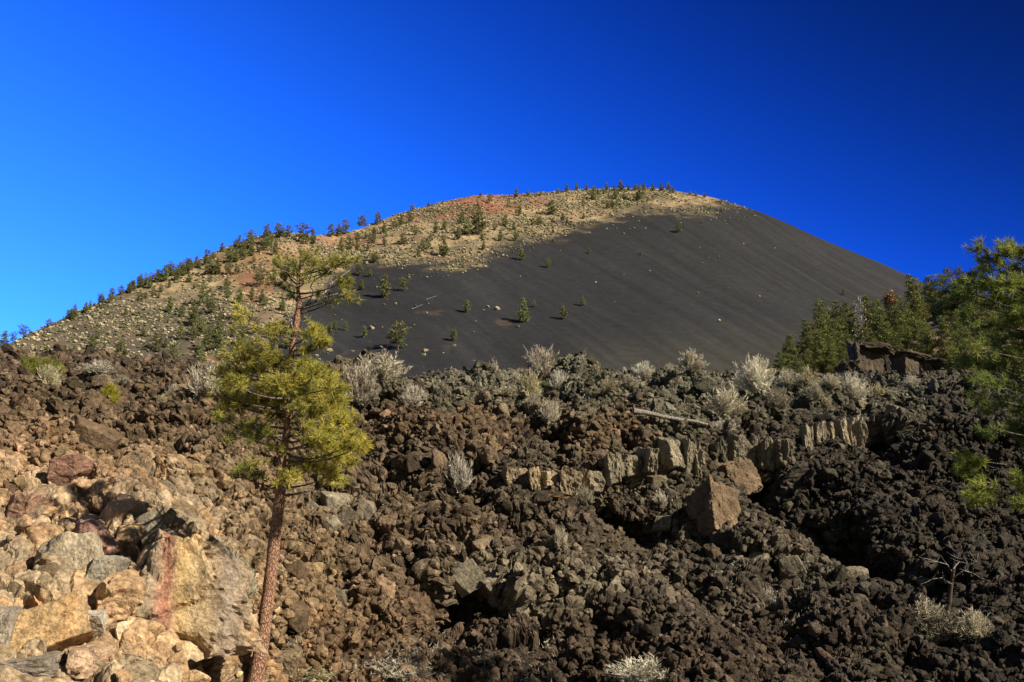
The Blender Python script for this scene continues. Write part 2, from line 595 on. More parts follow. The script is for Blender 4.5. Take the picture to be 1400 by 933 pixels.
# zones of stone colour on the flow (albedo), by surveyed position: cx, cy, sx, sy, colour, weight
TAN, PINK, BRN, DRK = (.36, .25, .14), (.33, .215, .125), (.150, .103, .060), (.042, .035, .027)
LIC, ORG, GRY, MID = (.098, .090, .062), (.15, .092, .048), (.16, .134, .092), (.072, .059, .042)
ZON = [(60, 880, 150, 110, TAN, 3), (200, 850, 130, 120, TAN, 3), (90, 700, 110, 55, PINK, 2.2), (30, 640, 80, 60, (.28, .18, .105), 1.6),
       (250, 560, 230, 70, (.088, .062, .040), 2), (400, 750, 120, 130, BRN, 1.7), (270, 660, 130, 70, BRN, 1.5), (440, 900, 120, 70, (.14, .088, .05), 1.6),
       (100, 530, 150, 35, (.085, .060, .040), 1.2), (560, 760, 90, 90, (.095, .066, .042), 1.2), (460, 690, 50, 35, GRY, 1.0),
       (700, 530, 260, 30, LIC, 2.2), (1000, 540, 250, 28, LIC, 2.4), (1180, 560, 120, 28, LIC, 1.5), (620, 600, 90, 30, ORG, .8), (830, 590, 80, 28, ORG, .9),
       (720, 640, 220, 60, MID, 1.2), (700, 720, 160, 60, (.075, .055, .036), 1.1), (700, 800, 140, 30, GRY, 1.3), (880, 640, 120, 25, GRY, .5),
       (750, 900, 220, 45, (.070, .050, .034), 1.4), (1000, 820, 150, 60, (.070, .055, .040), 1.2), (1100, 760, 60, 40, GRY, .6),
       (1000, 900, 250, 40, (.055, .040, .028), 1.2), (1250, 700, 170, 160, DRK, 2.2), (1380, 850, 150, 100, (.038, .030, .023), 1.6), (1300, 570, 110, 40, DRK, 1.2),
       (960, 690, 110, 60, MID, .7)]


def zone(px, py, wob=0):
    px = np.atleast_1d(px).astype(float)
    py = np.atleast_1d(py).astype(float)
    q = np.stack([px * .012, py * .012, np.zeros_like(px) + 3.3], 1)
    px = px + 130 * (fbm(q, 71, 3) - .5)
    py = py + 90 * (fbm(q, 75, 3) - .5)
    num = np.zeros((len(px), 3)) + np.array(MID) * .05
    den = np.zeros(len(px)) + .05
    for cx, cy, sx, sy, c, w in ZON:
        g = w * np.exp(-(((px - cx) / sx) ** 2 + ((py - cy) / sy) ** 2))
        num += g[:, None] * np.array(c)
        den += g
    return num / den[:, None]


cream = np.array([(.34, .235, .13), (.32, .21, .125), (.24, .195, .135), (.40, .31, .205), (.36, .225, .125), (.26, .20, .135)])[(cells * 5.99).astype(int)]
bw = (blocky * .65)[:, None]
lcol = (zone(px0, py0) * (1 - bw) + cream * bw) * (.8 + .4 * cells[:, None]) * (.75 + .5 * id3[:, None])
fi = (np.arange(ny - 1)[:, None] * nu + np.arange(nu - 1)[None]).ravel()
quads = np.stack([fi, fi + 1, fi + nu + 1, fi + nu], 1)
o = link('lava_slope', new_mesh('lava_slope', LV, quads, lcol, [M_lava]))
o['kind'] = 'structure'
lpx, lpy = proj(LV)

# ------------------------------------------------------------------ loose rubble (uncountable)
w = area * (1 - .9 * pitm) * ((P0[:, 1] > 10.2) & (P0[:, 1] < 40) & (np.abs(px0 - 700) < 860))
w = w / w.sum()
smooth_ = sstep(.50, .60, fbm(P0 * .9, 131, 3))
NS = {1: 32000, 2: 8000, 3: 1000}
RV, RF, RC, off = [], [], [], 0
for sub, cnt in NS.items():
    wk = w * (1 - .93 * blocky) * (1 - .75 * smooth_) if sub == 1 else w * (1 - .5 * smooth_) * (1 - .82 * blocky)
    idx = rng.choice(len(w), cnt, p=wk / wk.sum())
    if sub == 1:
        s = .028 + .05 * rng.power(.8, cnt)
    elif sub == 2:
        s = .045 + .12 * rng.power(.45, cnt)
    else:
        s = .11 + .13 * rng.power(.4, cnt)
    s *= .8 + .25 * sstep(14, 30, P0[idx, 1])
    bl = blocky[idx] > rng.random(cnt)
    R = rot_mats(cnt)
    pr = [rock(100 * sub + k, sub, 'clinker') for k in range(14)] + [rock(900 + 100 * sub + k, sub, 'angular') for k in range(8)]
    pick = np.where(bl | (rng.random(cnt) < .42), 14 + rng.integers(0, 8, cnt), rng.integers(0, 14, cnt))
    an = rng.uniform(.65, 1.3, (cnt, 3))
    for k in range(22):
        ii = np.where(pick == k)[0]
        if len(ii) == 0:
            continue
        V, T = pr[k]
        Q = np.einsum('nij,nvj->nvi', R[ii], V[None] * an[ii][:, None]) * s[ii, None, None]
        Q = Q + (LV[idx[ii]] + nr[idx[ii]] * (s[ii] * .35)[:, None])[:, None]
        RV.append(Q.reshape(-1, 3).astype(np.float32))
        RF.append((T[None] + (np.arange(len(ii)) * len(V))[:, None, None]).reshape(-1, 3) + off)
        c = zone(px0[idx[ii]], py0[idx[ii]]) * (.35 + 1.3 * rng.random((len(ii), 1)) ** 1.3) * (1 + rng.normal(0, .03, (len(ii), 3)))
        RC.append(np.repeat(c, len(V), 0).astype(np.float32))
        off += len(ii) * len(V)
o = link('lava_rubble', new_mesh('lava_rubble', np.vstack(RV), np.vstack(RF), np.clip(np.vstack(RC) * 1.2, .01, .6), [M_rub]))
o['kind'] = 'stuff'
o['label'] = 'dark clinkery lava rubble covering the slope'
del RV, RF, RC

#PART2
# ------------------------------------------------------------------ plain of black cinder
def plain_z(x, y):
    return np.interp(y, [-400, 0, 8, 20, 45, 70, 380, 600, 4000], [-.5, -.2, -.6, -1.6, 4.6, 5.6, 33, 36, 40])


gxs = np.r_[np.linspace(-4000, -300, 12), np.linspace(-250, 250, 80), np.linspace(300, 4000, 12)]
gys = np.r_[np.linspace(-400, -20, 6), np.linspace(-10, 90, 50), np.linspace(100, 700, 60), np.linspace(800, 4000, 8)]
X, Y = np.meshgrid(gxs, gys)
V = np.stack([X.ravel(), Y.ravel(), plain_z(X.ravel(), Y.ravel())], 1)
V[:, 2] += (fbm(V * .05, 5, 3) - .5) * 1.2 * (V[:, 1] > 60)
n = len(gxs)
fi = (np.arange(len(gys) - 1)[:, None] * n + np.arange(n - 1)[None]).ravel()
M_cin = rock_mat('black_cinder', 'Col', .25, .35, .1, contrast=.3)
o = link('ground', new_mesh('ground', V, np.stack([fi, fi + 1, fi + n + 1, fi + n], 1), np.tile((.05, .043, .036), (len(V), 1)), [M_cin], smooth=True))
o['kind'] = 'structure'

# ------------------------------------------------------------------ the cinder cone
RIDGE = [(-200, 540, 420), (-100, 512, 455), (0, 476, 490), (36, 458, 510), (107, 427, 560), (178, 394, 610), (250, 366, 660), (303, 341, 690), (357, 322, 715), (393, 318, 725),
         (436, 322, 760), (486, 315, 800), (507, 307, 815), (543, 293, 840), (607, 276, 870), (650, 267, 885), (704, 266, 900), (757, 263, 910), (793, 259, 918),
         (864, 258, 925), (900, 258, 925), (921, 261, 922), (971, 269, 915), (993, 275, 910), (1036, 289, 895), (1071, 303, 880), (1114, 323, 862), (1157, 341, 840),
         (1207, 361, 815), (1261, 386, 785), (1350, 427, 730), (1450, 480, 670), (1560, 540, 600)]
rp_ = np.array([at(*q) for q in RIDGE])
FOOT = [(-200, 330, -230), (0, 330, 30), (200, 345, 260), (393, 360, 430), (543, 370, 500), (704, 385, 640), (864, 390, 860), (993, 395, 1060), (1114, 400, 1330), (1261, 420, 1700), (1560, 400, 2300)]
ridx = np.array([q[0] for q in RIDGE], float)
ns, ntt = 900, 420
ss = np.linspace(-200, 1560, ns)
from_r = np.stack([np.interp(ss, ridx, rp_[:, k]) for k in range(3)], 1)
kk = np.hanning(15)
kk /= kk.sum()
pad = lambda a: np.pad(a, (7, 7), mode='edge')
sm = np.stack([np.convolve(pad(from_r[:, k]), kk, 'valid') for k in range(3)], 1)
fy = np.interp(ss, [f[0] for f in FOOT], [f[1] for f in FOOT])
fpx = np.interp(ss, [f[0] for f in FOOT], [f[2] for f in FOOT])
kk2 = np.hanning(121)
kk2 /= kk2.sum()
fpx = np.convolve(np.pad(fpx, 60, mode='reflect', reflect_type='odd'), kk2, 'valid')
foot = np.stack([(fpx - 700) / F * fy, fy, plain_z(0, fy) - 6], 1)
tt = np.r_[np.linspace(0, .92, 360), np.linspace(.94, 1, 12)]
nb = 30
back = sm + (sm - foot) * np.array([.25, .9, 0])
back[:, 2] = 20
rows = []
for q in tt:
    zc = q + .035 * math.sin(math.pi * q) ** 2            # slight concavity at the foot
    rows.append(np.stack([sm[:, 0] + (foot[:, 0] - sm[:, 0]) * q, sm[:, 1] + (foot[:, 1] - sm[:, 1]) * q, sm[:, 2] + (foot[:, 2] - sm[:, 2]) * zc], 1))
brow = []
for q in np.linspace(1, 1 / nb, nb):
    brow.append(sm + (back - sm) * q - np.array([0, 0, 1]) * 0)
HG = np.array(brow + rows)
nr_, nc_ = HG.shape[:2]
HV = HG.reshape(-1, 3)
tpar = np.repeat(np.r_[np.zeros(nb), tt], nc_)
amp = np.repeat(np.r_[np.linspace(1, 1, nb), np.ones(len(tt))], nc_)
hpx, hpy = proj(HV)
# gullies and hummocks: rough on the vegetated part, smooth on the cinder sheet
CB = np.array([(300, 600), (330, 505), (400, 430), (440, 395), (489, 358), (543, 364), (600, 358), (650, 352), (693, 338), (730, 320), (775, 306), (840, 290), (900, 280), (950, 284), (1005, 277), (1060, 262), (1700, 200)], float)
line = np.interp(hpx, CB[:, 0], CB[:, 1])
wv = (fbm(HV * .03, 31, 4) - .5)
black = sstep(-13, 13, hpy - line + 46 * wv + 22 * (fbm(HV * .14, 37, 3) - .5)) * sstep(300, 340, hpx)
hn = (fbm(HV * np.array([.02, .02, .02]), 33, 4) - .5) * 9 * (1 - .75 * black) + (fbm(HV * .09, 35, 3) - .5) * 2.2 * (1 - .7 * black)
edge = sstep(0, .05, tpar)
edge[:nb * nc_] = 0
HV[:, 2] += hn * (.15 + .85 * edge)
hpx, hpy = proj(HV)
CIN = np.array((.0245, .0248, .0266))
col = np.tile(CIN, (len(HV), 1))
# fall-line streaks on the cinder
s_par = np.tile(np.arange(nc_), nr_) / nc_
st = fbm(np.stack([s_par * 190 - 55 * tpar + 1.2 * fbm(HV * .008, 3, 2), tpar * 5, tpar * 0], 1), 38, 4, .6)
lt = fbm(HV * np.array([.006, .006, .006]), 39, 3)
col *= (.62 + .8 * st)[:, None] * (.6 + .8 * lt)[:, None]
warmb = sstep(430, 500, hpy + 40 * (lt - .5)) * sstep(700, 900, hpx)
col = col * (1 + warmb[:, None] * np.array([.45, .38, .12]))
veg = np.array((.29, .212, .125)) * (.2 + 1.6 * fbm(HV * .10, 41, 4))[:, None]
vgn = sstep(.5, .62, fbm(HV * .05, 42, 3))[:, None] * .6
veg = veg * (1 - vgn) + np.array((.085, .078, .05)) * vgn
# ground among the brush on the left flank is dark
dk = sstep(380, 420, hpy - .04 * hpx + 60 * (fbm(HV * .025, 47, 3) - .5)) * sstep(420, 320, hpx)
veg = veg * (1 - .72 * dk[:, None]) + np.array((.05, .045, .042)) * .72 * dk[:, None]


def blob(cx, cy, sx, sy):
    q = ((hpx - cx) / sx) ** 2 + ((hpy - cy) / sy) ** 2 + 1.6 * (fbm(HV * .045, 51, 3) - .5)
    return sstep(1.15, .55, q)


red = np.clip(blob(615, 284, 88, 18) + blob(695, 275, 60, 11) + .4 * blob(540, 300, 40, 9) + .35 * blob(385, 318, 28, 9) + .7 * blob(352, 395, 24, 26) + .6 * blob(470, 330, 50, 12), 0, 1)[:, None]
orb = np.clip(blob(300, 500, 40, 16) + blob(345, 360, 60, 30) + .5 * blob(430, 350, 50, 20), 0, 1)[:, None] * .6
veg = veg * (1 - orb) + np.array((.26, .145, .075)) * orb
red = red * (.65 + .35 * sstep(.4, .58, fbm(HV * .07, 59, 3)))[:, None]
veg = veg * (1 - red) + np.array((.235, .098, .060)) * (.4 + 1.2 * fbm(HV * .12, 53, 3))[:, None] * red
col = red * 0 + col * black[:, None] + veg * (1 - black[:, None])
tanp = np.clip(blob(590, 427, 26, 5) + blob(690, 440, 14, 6) + blob(490, 485, 30, 8) + blob(610, 470, 8, 25) * .5, 0, 1)[:, None] * .28 * sstep(.4, .6, fbm(HV * .15, 57, 3))[:, None]
col = col * (1 - tanp) + np.array((.13, .09, .055)) * tanp
fi = (np.arange(nr_ - 1)[:, None] * nc_ + np.arange(nc_ - 1)[None]).ravel()
M_hill = rock_mat('cone_cinder', 'Col', .09, .5, .12, contrast=.22)
o = link('hill', new_mesh('hill', HV, np.stack([fi, fi + nc_, fi + nc_ + 1, fi + 1], 1), np.clip(col, .008, .5), [M_hill], smooth=True))
o['kind'] = 'structure'
FR = slice(nb * nc_, None)
hV, hX, hY = HV[FR], hpx[FR], hpy[FR]


def hill_at(px, py):
    return hit(px, py, hV, hX, hY, 3.0)


# pale bunches of grass, brush and stones on the cone: far too many to count
NB = 26000
dens = np.zeros(len(hV))
inb = (hX > -40) & (hX < 1080) & (hY < 530)
bk = black[FR]
dens += (1 - bk) * 1.0 * inb * (.25 + 1.5 * sstep(.42, .62, fbm(hV * .03, 61, 3)))
dens += bk * inb * (.002 + .30 * np.exp(-((hY - np.interp(hX, CB[:, 0], CB[:, 1])) / 17) ** 2) * sstep(.40, .6, fbm(hV * .05, 63, 2)) + .05 * np.exp(-((hX - 500) / 90) ** 2 - ((hY - 460) / 45) ** 2))
dens += .8 * inb * np.exp(-((hX - 170) / 150) ** 2 - ((hY - 450) / 55) ** 2) * (1 - bk)
cell = np.linalg.norm(np.cross(np.gradient(HG[nb:], axis=0), np.gradient(HG[nb:], axis=1)).reshape(-1, 3), axis=1)
dens *= np.where((hX > 420) & (hY < 380), 2.2, 1.0)
pr_ = dens * cell
pr_ /= pr_.sum()
ii = rng.choice(len(hV), NB, p=pr_)
bushes = []
for k in range(6):
    V, T = ICO[1]
    r = np.random.default_rng(300 + k)
    bushes.append((V * (1 + .55 * (r.random((len(V), 1)) - .5)) * np.array([1, 1, .72]) + np.array([0, 0, .35]), T))
bv, bf, bc, off = [], [], [], 0
pick = rng.integers(0, 6, NB)
for k in range(6):
    jj = ii[pick == k]
    V, T = bushes[k]
    s = .22 + .85 * rng.power(.45, len(jj))
    a = rng.uniform(0, 6.28, len(jj))
    ca, sa = np.cos(a), np.sin(a)
    Q = np.stack([V[None, :, 0] * ca[:, None] - V[None, :, 1] * sa[:, None], V[None, :, 0] * sa[:, None] + V[None, :, 1] * ca[:, None], np.repeat(V[None, :, 2], len(jj), 0)], -1)
    Q = Q * s[:, None, None] * np.array([1.0, 1.0, .95]) + hV[jj][:, None] + rng.normal(0, .5, (len(jj), 1, 3)) * np.array([1, 1, 0])
    base_c = np.where(rng.random((len(jj), 1)) < .62, np.array([[.38, .325, .21]]), np.array([[.17, .16, .10]]))
    green = rng.random((len(jj), 1)) < .30
    base_c = np.where(green, np.array([[.10, .11, .055]]), base_c) * rng.uniform(.7, 1.25, (len(jj), 1))
    bv.append(Q.reshape(-1, 3)); bc.append(np.repeat(base_c, len(V), 0))
    bf.append((T[None] + (np.arange(len(jj)) * len(V))[:, None, None]).reshape(-1, 3) + off)
    off += len(jj) * len(V)
M_brush = leaf_mat('pale_brush', attr='plain', trans=0, rough=.9, spec=.05)
o = link('hillside_brush', new_mesh('hillside_brush', np.vstack(bv), np.vstack(bf), np.vstack(bc), [M_brush]))
o['kind'] = 'stuff'
o['label'] = 'pale bunch grass and low brush dotted over the hill'

# two bleached logs on the cone
for (x0, y0, x1, y1), lab in (((563, 421, 577, 415), 'pale bleached log higher of two on the black cinder slope'), ((583, 408, 596, 403), 'short pale log upper right of another on the black cinder')):
    pass


# ------------------------------------------------------------------ conifers
def conifer(name, h, seed, form='cone', spread=.24, ntri=2600, leaf=.03, tint=(.062, .078, .026), low=.12, two_parts=True, dead=0.0):
    """returns (trunk mesh, crown mesh) or one joined mesh; base at the origin, height h"""
    r = np.random.default_rng(seed)
    tb = Tubes()
    lean = r.normal(0, .012, 2) * h
    zz_ = np.linspace(0, h * .97, 9)
    axis = np.stack([lean[0] * (zz_ / h) ** 1.5, lean[1] * (zz_ / h) ** 1.5, zz_], 1)
    tb.add(axis, h * np.interp(zz_ / h, [0, .08, .5, 1], [.024, .018, .011, .002]), 7)
    nbr = int(26 + 14 * r.random())
    cen, rad, dirs = [], [], []
    for k in range(nbr):
        f = low + (1 - low) * ((k + r.uniform(-.4, .4)) / nbr)
        f = min(max(f, low), .985)
        q = (f - low) / (1 - low)
        if form == 'cone':
            prof = (1 - q) ** .75 * (.55 + .45 * min(1, q * 5))
        elif form == 'round':
            prof = math.sqrt(max(0, 1 - (2 * q - .9) ** 2 / 1.25)) * .95
        else:
            prof = (.45 + .55 * math.sin(math.pi * min(1, q * 1.1 + .1))) * (1 - q ** 4 * .7)
        L = h * spread * prof * r.uniform(.55, 1.15) + .02 * h
        a = k * 2.4 + r.uniform(-.5, .5)
        b0 = np.array([np.interp(f * h, zz_, axis[:, 0]), np.interp(f * h, zz_, axis[:, 1]), f * h])
        up = r.uniform(-.05, .35) + .35 * q
        b1 = b0 + L * np.array([math.cos(a), math.sin(a), up])
        if two_parts or L > .1 * h:
            tb.add(bez(b0, b1, sag=.05 * L, n=4), np.linspace(.005, .0015, 4) * h, 4)
        m = max(2, int(5 * L / (h * spread) + 1.5))
        for j in range(m):
            g = .35 + .65 * (j + 1) / m
            cen.append(b0 + (b1 - b0) * g + r.normal(0, .018 * h, 3))
            rad.append(h * (.035 + .035 * r.random()) * (.7 + .5 * (1 - q)))
            dirs.append(r.uniform(.5, 1.4))
    cen.append(axis[-1] + np.array([0, 0, .01 * h])); rad.append(.03 * h); dirs.append(1.1)
    cen, rad, dirs = np.array(cen), np.array(rad), np.array(dirs)
    wts = rad ** 2
    c = r.choice(len(cen), ntri, p=wts / wts.sum())
    d = r.normal(0, 1, (ntri, 3))
    d /= np.linalg.norm(d, axis=1)[:, None]
    ctr = cen[c] + d * (rad[c] * r.random(ntri) ** .45)[:, None] * np.array([1.15, 1.15, .62])
    ax = d + np.array([0, 0, .7]) + r.normal(0, .5, (ntri, 3))
    ax /= np.linalg.norm(ax, axis=1)[:, None]
    sd = np.cross(ax, r.normal(0, 1, (ntri, 3)))
    sd /= np.linalg.norm(sd, axis=1)[:, None]
    ll = leaf * h * r.uniform(.6, 1.4, ntri)[:, None]
    tri = np.stack([ctr - sd * ll * .26, ctr + sd * ll * .26, ctr + ax * ll], 1)
    cc = np.array(tint) * (dirs[c] * r.uniform(.75, 1.25, ntri))[:, None]
    yl = r.random(ntri)[:, None] < .16
    cc = np.where(yl, cc * np.array([1.5, 1.25, .9]), cc)
    CV, CF, CC = tri.reshape(-1, 3), np.arange(ntri * 3).reshape(-1, 3), np.repeat(cc, 3, 0)
    if two_parts:
        return tb.mesh(name + '_trunk', M_trunkfar), new_mesh(name + '_crown', CV, CF, CC, [M_far])
    TV, TF = np.vstack(tb.V), np.vstack(tb.F)
    tris = np.vstack([TF[:, [0, 1, 2]], TF[:, [0, 2, 3]]])
    return new_mesh(name, np.vstack([TV, CV]), np.vstack([tris, CF + len(TV)]), np.vstack([np.tile((.1, .07, .05), (len(TV), 1)), CC]),
                    [M_trunkfar, M_far], np.r_[np.zeros(len(tris)), np.ones(len(CF))])


FORMS = ['cone', 'round', 'oval', 'cone', 'oval', 'round', 'oval', 'cone']
HT = [conifer('hill_pine_mesh', 1.0, 500 + k, FORMS[k], .2 + .06 * (k % 3), 2000, .05, (.17, .185, .075), .1 + .05 * (k % 3), False) for k in range(8)]
BLK = [(543, 476, 32, 'tallest lone pine low on the black cinder slope'), (526, 405, 28, 'dark pine beside bushy pale shrub high on the black cinder, nearest the big foreground pine'), (551, 396, 16, 'pale bushy shrub-like tree right of a taller pine on the black cinder'),
       (639, 425, 16, 'small conical pine alone mid-slope on black cinder, left of the two pale stones'), (716, 439, 30, 'large bushy pine alone in the middle of the black cinder slope'),
       (730, 418, 9, 'tiny round tree just right of the large bushy pine on the cinder'), (619, 464, 16, 'small round lone pine low on the cinder, right of the tallest one'),
       (771, 435, 17, 'small lone pine right of the large bushy pine on the cinder'), (797, 416, 12, 'small lone pine farthest right along the middle of the cinder slope'),
       (750, 364, 12, 'slim little pine high on the cinder, right of a wider one'), (714, 354, 15, 'small pine just below the brushy edge of the upper cinder'),
       (497, 459, 14, 'low bushy tree beside pale stones low on the left cinder'), (473, 450, 12, 'small tree right of a close pair on the lower left cinder'), (452, 454, 14, 'left tree of the close pair low on the left cinder'), (459, 449, 11, 'right tree of the close pair low on the left cinder'),
       (492, 375, 14, 'small pine just below the brush line, left of a smaller one'), (505, 376, 9, 'tiny pine just below the brush line on the upper left cinder'), (495, 394, 13, 'small pine under a pair at the upper left edge of the cinder'),
       (806, 344, 7, 'tiny sparse tree high on the bare cinder'), (877, 347, 6, 'tiniest lone tree high on the right cinder'), (928, 316, 12, 'lone tree highest and farthest right on the bare black cinder'), (481, 499, 8, 'tiny tree at the foot of the left cinder slope'), (1155, 402, 9, 'tiny lone tree at the right foot of the cinder slope')]
UPP = [(607, 348, 26), (638, 320, 22), (655, 319, 33), (627, 325, 16), (685, 328, 15), (705, 327, 13), (711, 293, 14), (754, 291, 18), (770, 300, 10), (811, 272, 18), (837, 282, 10), (875, 272, 20), (706, 268, 12), (671, 276, 12),
       (632, 303, 14), (607, 312, 12), (691, 308, 14), (736, 307, 12), (728, 306, 10), (595, 316, 15), (548, 305, 14), (561, 303, 14), (525, 317, 14), (539, 310, 10), (512, 319, 9), (495, 310, 17), (517, 305, 17), (473, 319, 19),
       (462, 321, 16), (453, 322, 17), (416, 332, 25), (429, 332, 20), (477, 341, 20), (466, 341, 18), (489, 341, 14), (503, 341, 10), (525, 332, 11), (552, 332, 15), (568, 319, 12), (580, 342, 14), (571, 350, 12), (512, 357, 12), (589, 328, 10)]
SKY = [(774, 260, 10), (789, 258, 10), (802, 259, 9), (830, 259, 11), (850, 259, 14), (858, 260, 8), (893, 259, 10), (721, 266, 8), (657, 267, 6), (563, 286, 8), (586, 279, 5), (762, 263, 7), (880, 258, 10), (905, 259, 11), (915, 260, 12), (921, 262, 8),
       (945, 265, 6), (952, 266, 6), (964, 269, 7), (1025, 286, 4), (812, 259, 7), (840, 259, 8), (868, 259, 9), (740, 265, 6), (988, 274, 5)]
LOW = [(125, 476, 17), (133, 462, 10), (62, 480, 9), (101, 480, 10), (164, 492, 28), (196, 458, 12), (171, 430, 10), (232, 425, 20), (277, 414, 25), (327, 414, 20), (355, 389, 22), (264, 444, 28), (298, 476, 38), (284, 478, 30), (264, 464, 20),
       (246, 462, 22), (273, 458, 25), (236, 498, 28), (273, 503, 28), (246, 510, 15), (325, 437, 22), (345, 408, 12), (362, 416, 10), (386, 423, 16), (300, 433, 8), (229, 514, 12), (77, 489, 10), (286, 383, 8), (209, 398, 8), (232, 392, 6),
       (311, 393, 15), (330, 470, 24), (350, 455, 20), (318, 460, 18), (338, 492, 22), (306, 505, 16), (372, 470, 20), (215, 480, 10)]
RDG = [(5, 476, 22), (18, 466, 12), (32, 460, 15), (67, 446, 11), (103, 430, 14), (96, 431, 10), (125, 420, 10), (139, 414, 12), (153, 407, 14), (166, 401, 12), (178, 395, 12), (191, 391, 14), (200, 389, 15), (214, 384, 16), (234, 375, 18), (245, 374, 16),
       (257, 372, 18), (268, 364, 15), (282, 359, 18), (286, 373, 20), (296, 373, 18), (311, 373, 15), (332, 353, 25), (303, 342, 12), (321, 338, 12), (343, 334, 12), (364, 341, 17), (325, 373, 11)]
for _ in range(26):
    x, y = rng.uniform(70, 400), rng.uniform(385, 500)
    if y > 470 - .35 * (x - 70) + 20:
        LOW.append((x, y, rng.uniform(7, 20)))
for _ in range(44):
    x = rng.uniform(190, 400)
    top = np.interp(x, [q[0] for q in RIDGE], [q[1] for q in RIDGE])
    RDG.append((x, top + abs(rng.normal(0, 15)) + 2, rng.uniform(7, 21)))
for _ in range(20):
    x = rng.uniform(70, 240)
    RDG.append((x, np.interp(x, [q[0] for q in RIDGE], [q[1] for q in RIDGE]) + rng.uniform(0, 6), rng.uniform(7, 14)))
for _ in range(38):
    x = rng.uniform(440, 900)
    top = np.interp(x, [q[0] for q in RIDGE], [q[1] for q in RIDGE])
    bot = np.interp(x, CB[:, 0], CB[:, 1])
    UPP.append((x, top + (bot - top) * rng.uniform(.12, .95), rng.uniform(5, 11)))
k = 0
for lst, lab, grp in ((BLK, None, None), (UPP, 'pine scattered among tan grass on the upper shoulder of the hill', 'pines on the tan upper shoulder'), (SKY, 'tiny pine on the skyline of the hill summit', 'pines on the summit skyline'),
                      (LOW, 'pine among pale brush low on the left flank of the hill', 'pines on the brushy left flank'), (RDG, 'dark pine in the belt of trees along the left ridge of the hill', 'pines along the left ridge of the hill')):
    for q in lst:
        p = hill_at(q[0], q[1])
        hgt = q[2] * p[1] / F * 1.2
        t_ = link('pine_tree', HT[int(rng.integers(0, 8))], loc=(p[0], p[1], p[2] - .02 * hgt))
        wd_ = rng.uniform(.95, 1.3)
        t_.scale = (hgt * wd_, hgt * wd_, hgt)
        t_.rotation_euler = (0, 0, rng.uniform(0, 6.28))
        if lab is None:
            tag(t_, q[3], 'tree', 'lone pines on the black cinder')
        else:
            tag(t_, lab, 'tree', grp)

# a few pale stones / dead brush clumps on the cinder
for x, y, s, lab in ((668, 418, 5, 'small pale boulder alone on black cinder, left of another beside it'), (681, 421, 7, 'larger pale boulder of the neighbouring two on the black cinder'), (582, 478, 7, 'pale boulder above another low on the cinder slope'), (580, 483, 6, 'pale boulder low on the cinder slope near the tallest lone pine'),
                     (621, 471, 6, 'pale boulder just under the small round pine on the cinder'), (508, 447, 8, 'pale boulder beside the low bushy tree on the left cinder'), (452, 478, 9, 'cream boulder low at the left edge of the black cinder')):
    p = hill_at(x, y)
    V, T = rock(int(x), 2, 'angular', (1, 1, .8))
    b_ = link('boulder', new_mesh('pale_boulder', V * s * .5 * p[1] / F, T, mats=[M_bld]), loc=p + np.array([0, 0, .2]))
    b_.color = (.30, .24, .16, 1)
    tag(b_, lab, 'boulder', 'pale boulders on the cinder slope')
for (x0, y0, x1, y1), lab in (((563, 421, 577, 415), 'pale fallen log, the lower of two on the black cinder slope'), ((582, 408, 597, 403), 'pale fallen log, the upper of two on the black cinder slope')):
    a, b_ = hill_at(x0, y0), hill_at(x1, y1)
    tb = Tubes()
    tb.add(np.linspace(a, b_, 6) + np.array([0, 0, .35]), [.24, .24, .22, .2, .18, .12], 7, .3)
    tag(link('fallen_log', tb.mesh('bleached_log', M_limb)), lab, 'log', 'bleached logs on the cinder')

# ------------------------------------------------------------------ wooded rise on the right
RT = [(960, 520, 62), (1010, 512, 68), (1050, 500, 78), (1100, 492, 84), (1150, 478, 90), (1200, 458, 100), (1260, 438, 116), (1300, 420, 130), (1400, 402, 145), (1520, 392, 150), (1100, 532, 48), (1200, 532, 46), (1300, 535, 48), (1500, 540, 48), (1700, 540, 48), (1700, 400, 145)]
RT = RT[:10] + [(1750, 385, 150)]
rc = np.array([at(*q) for q in RT])
xs = np.linspace(0, len(rc) - 1, 150)
cre = np.stack([np.interp(xs, range(len(rc)), rc[:, k]) for k in range(3)], 1)
cre = np.stack([np.convolve(np.pad(cre[:, k], 8, mode='edge'), np.hanning(17) / np.hanning(17).sum(), 'valid') for k in range(3)], 1)
fo = np.stack([cre[:, 0] / cre[:, 1] * 44, np.full(150, 44.0), np.full(150, 4.0)], 1)
bk_ = cre + np.array([0, 70.0, 0]); bk_[:, 2] = 8
rws = [cre + (bk_ - cre) * q for q in np.linspace(1, .02, 20)] + [cre + (fo - cre) * q for q in np.linspace(0, 1, 130)]
V = np.array(rws).reshape(-1, 3)
V[:, 2] += (fbm(V * .12, 81, 3) - .5) * 2.2
rv = V[20 * 150:]
rX, rY = proj(rv)
fi = (np.arange(149)[:, None] * 150 + np.arange(149)[None]).ravel()
cc = np.where((fbm(V * .09, 83, 3) > .52)[:, None], np.array([[.19, .13, .075]]), np.array([[.06, .048, .036]])) * (.7 + .6 * fbm(V * .4, 84, 2))[:, None]
o = link('hillside', new_mesh('hillside', V, np.stack([fi, fi + 150, fi + 151, fi + 1], 1), cc, [M_cin], smooth=True))
o['kind'] = 'structure'
MT = [('cone', .21), ('oval', .23), ('cone', .19), ('round', .27), ('oval', .20), ('cone', .24)]
MT = [conifer('pine_mesh', 1.0, 700 + k, f, s, 7500, .026, (.140, .155, .042), .06 + .03 * (k % 3)) for k, (f, s) in enumerate(MT)]
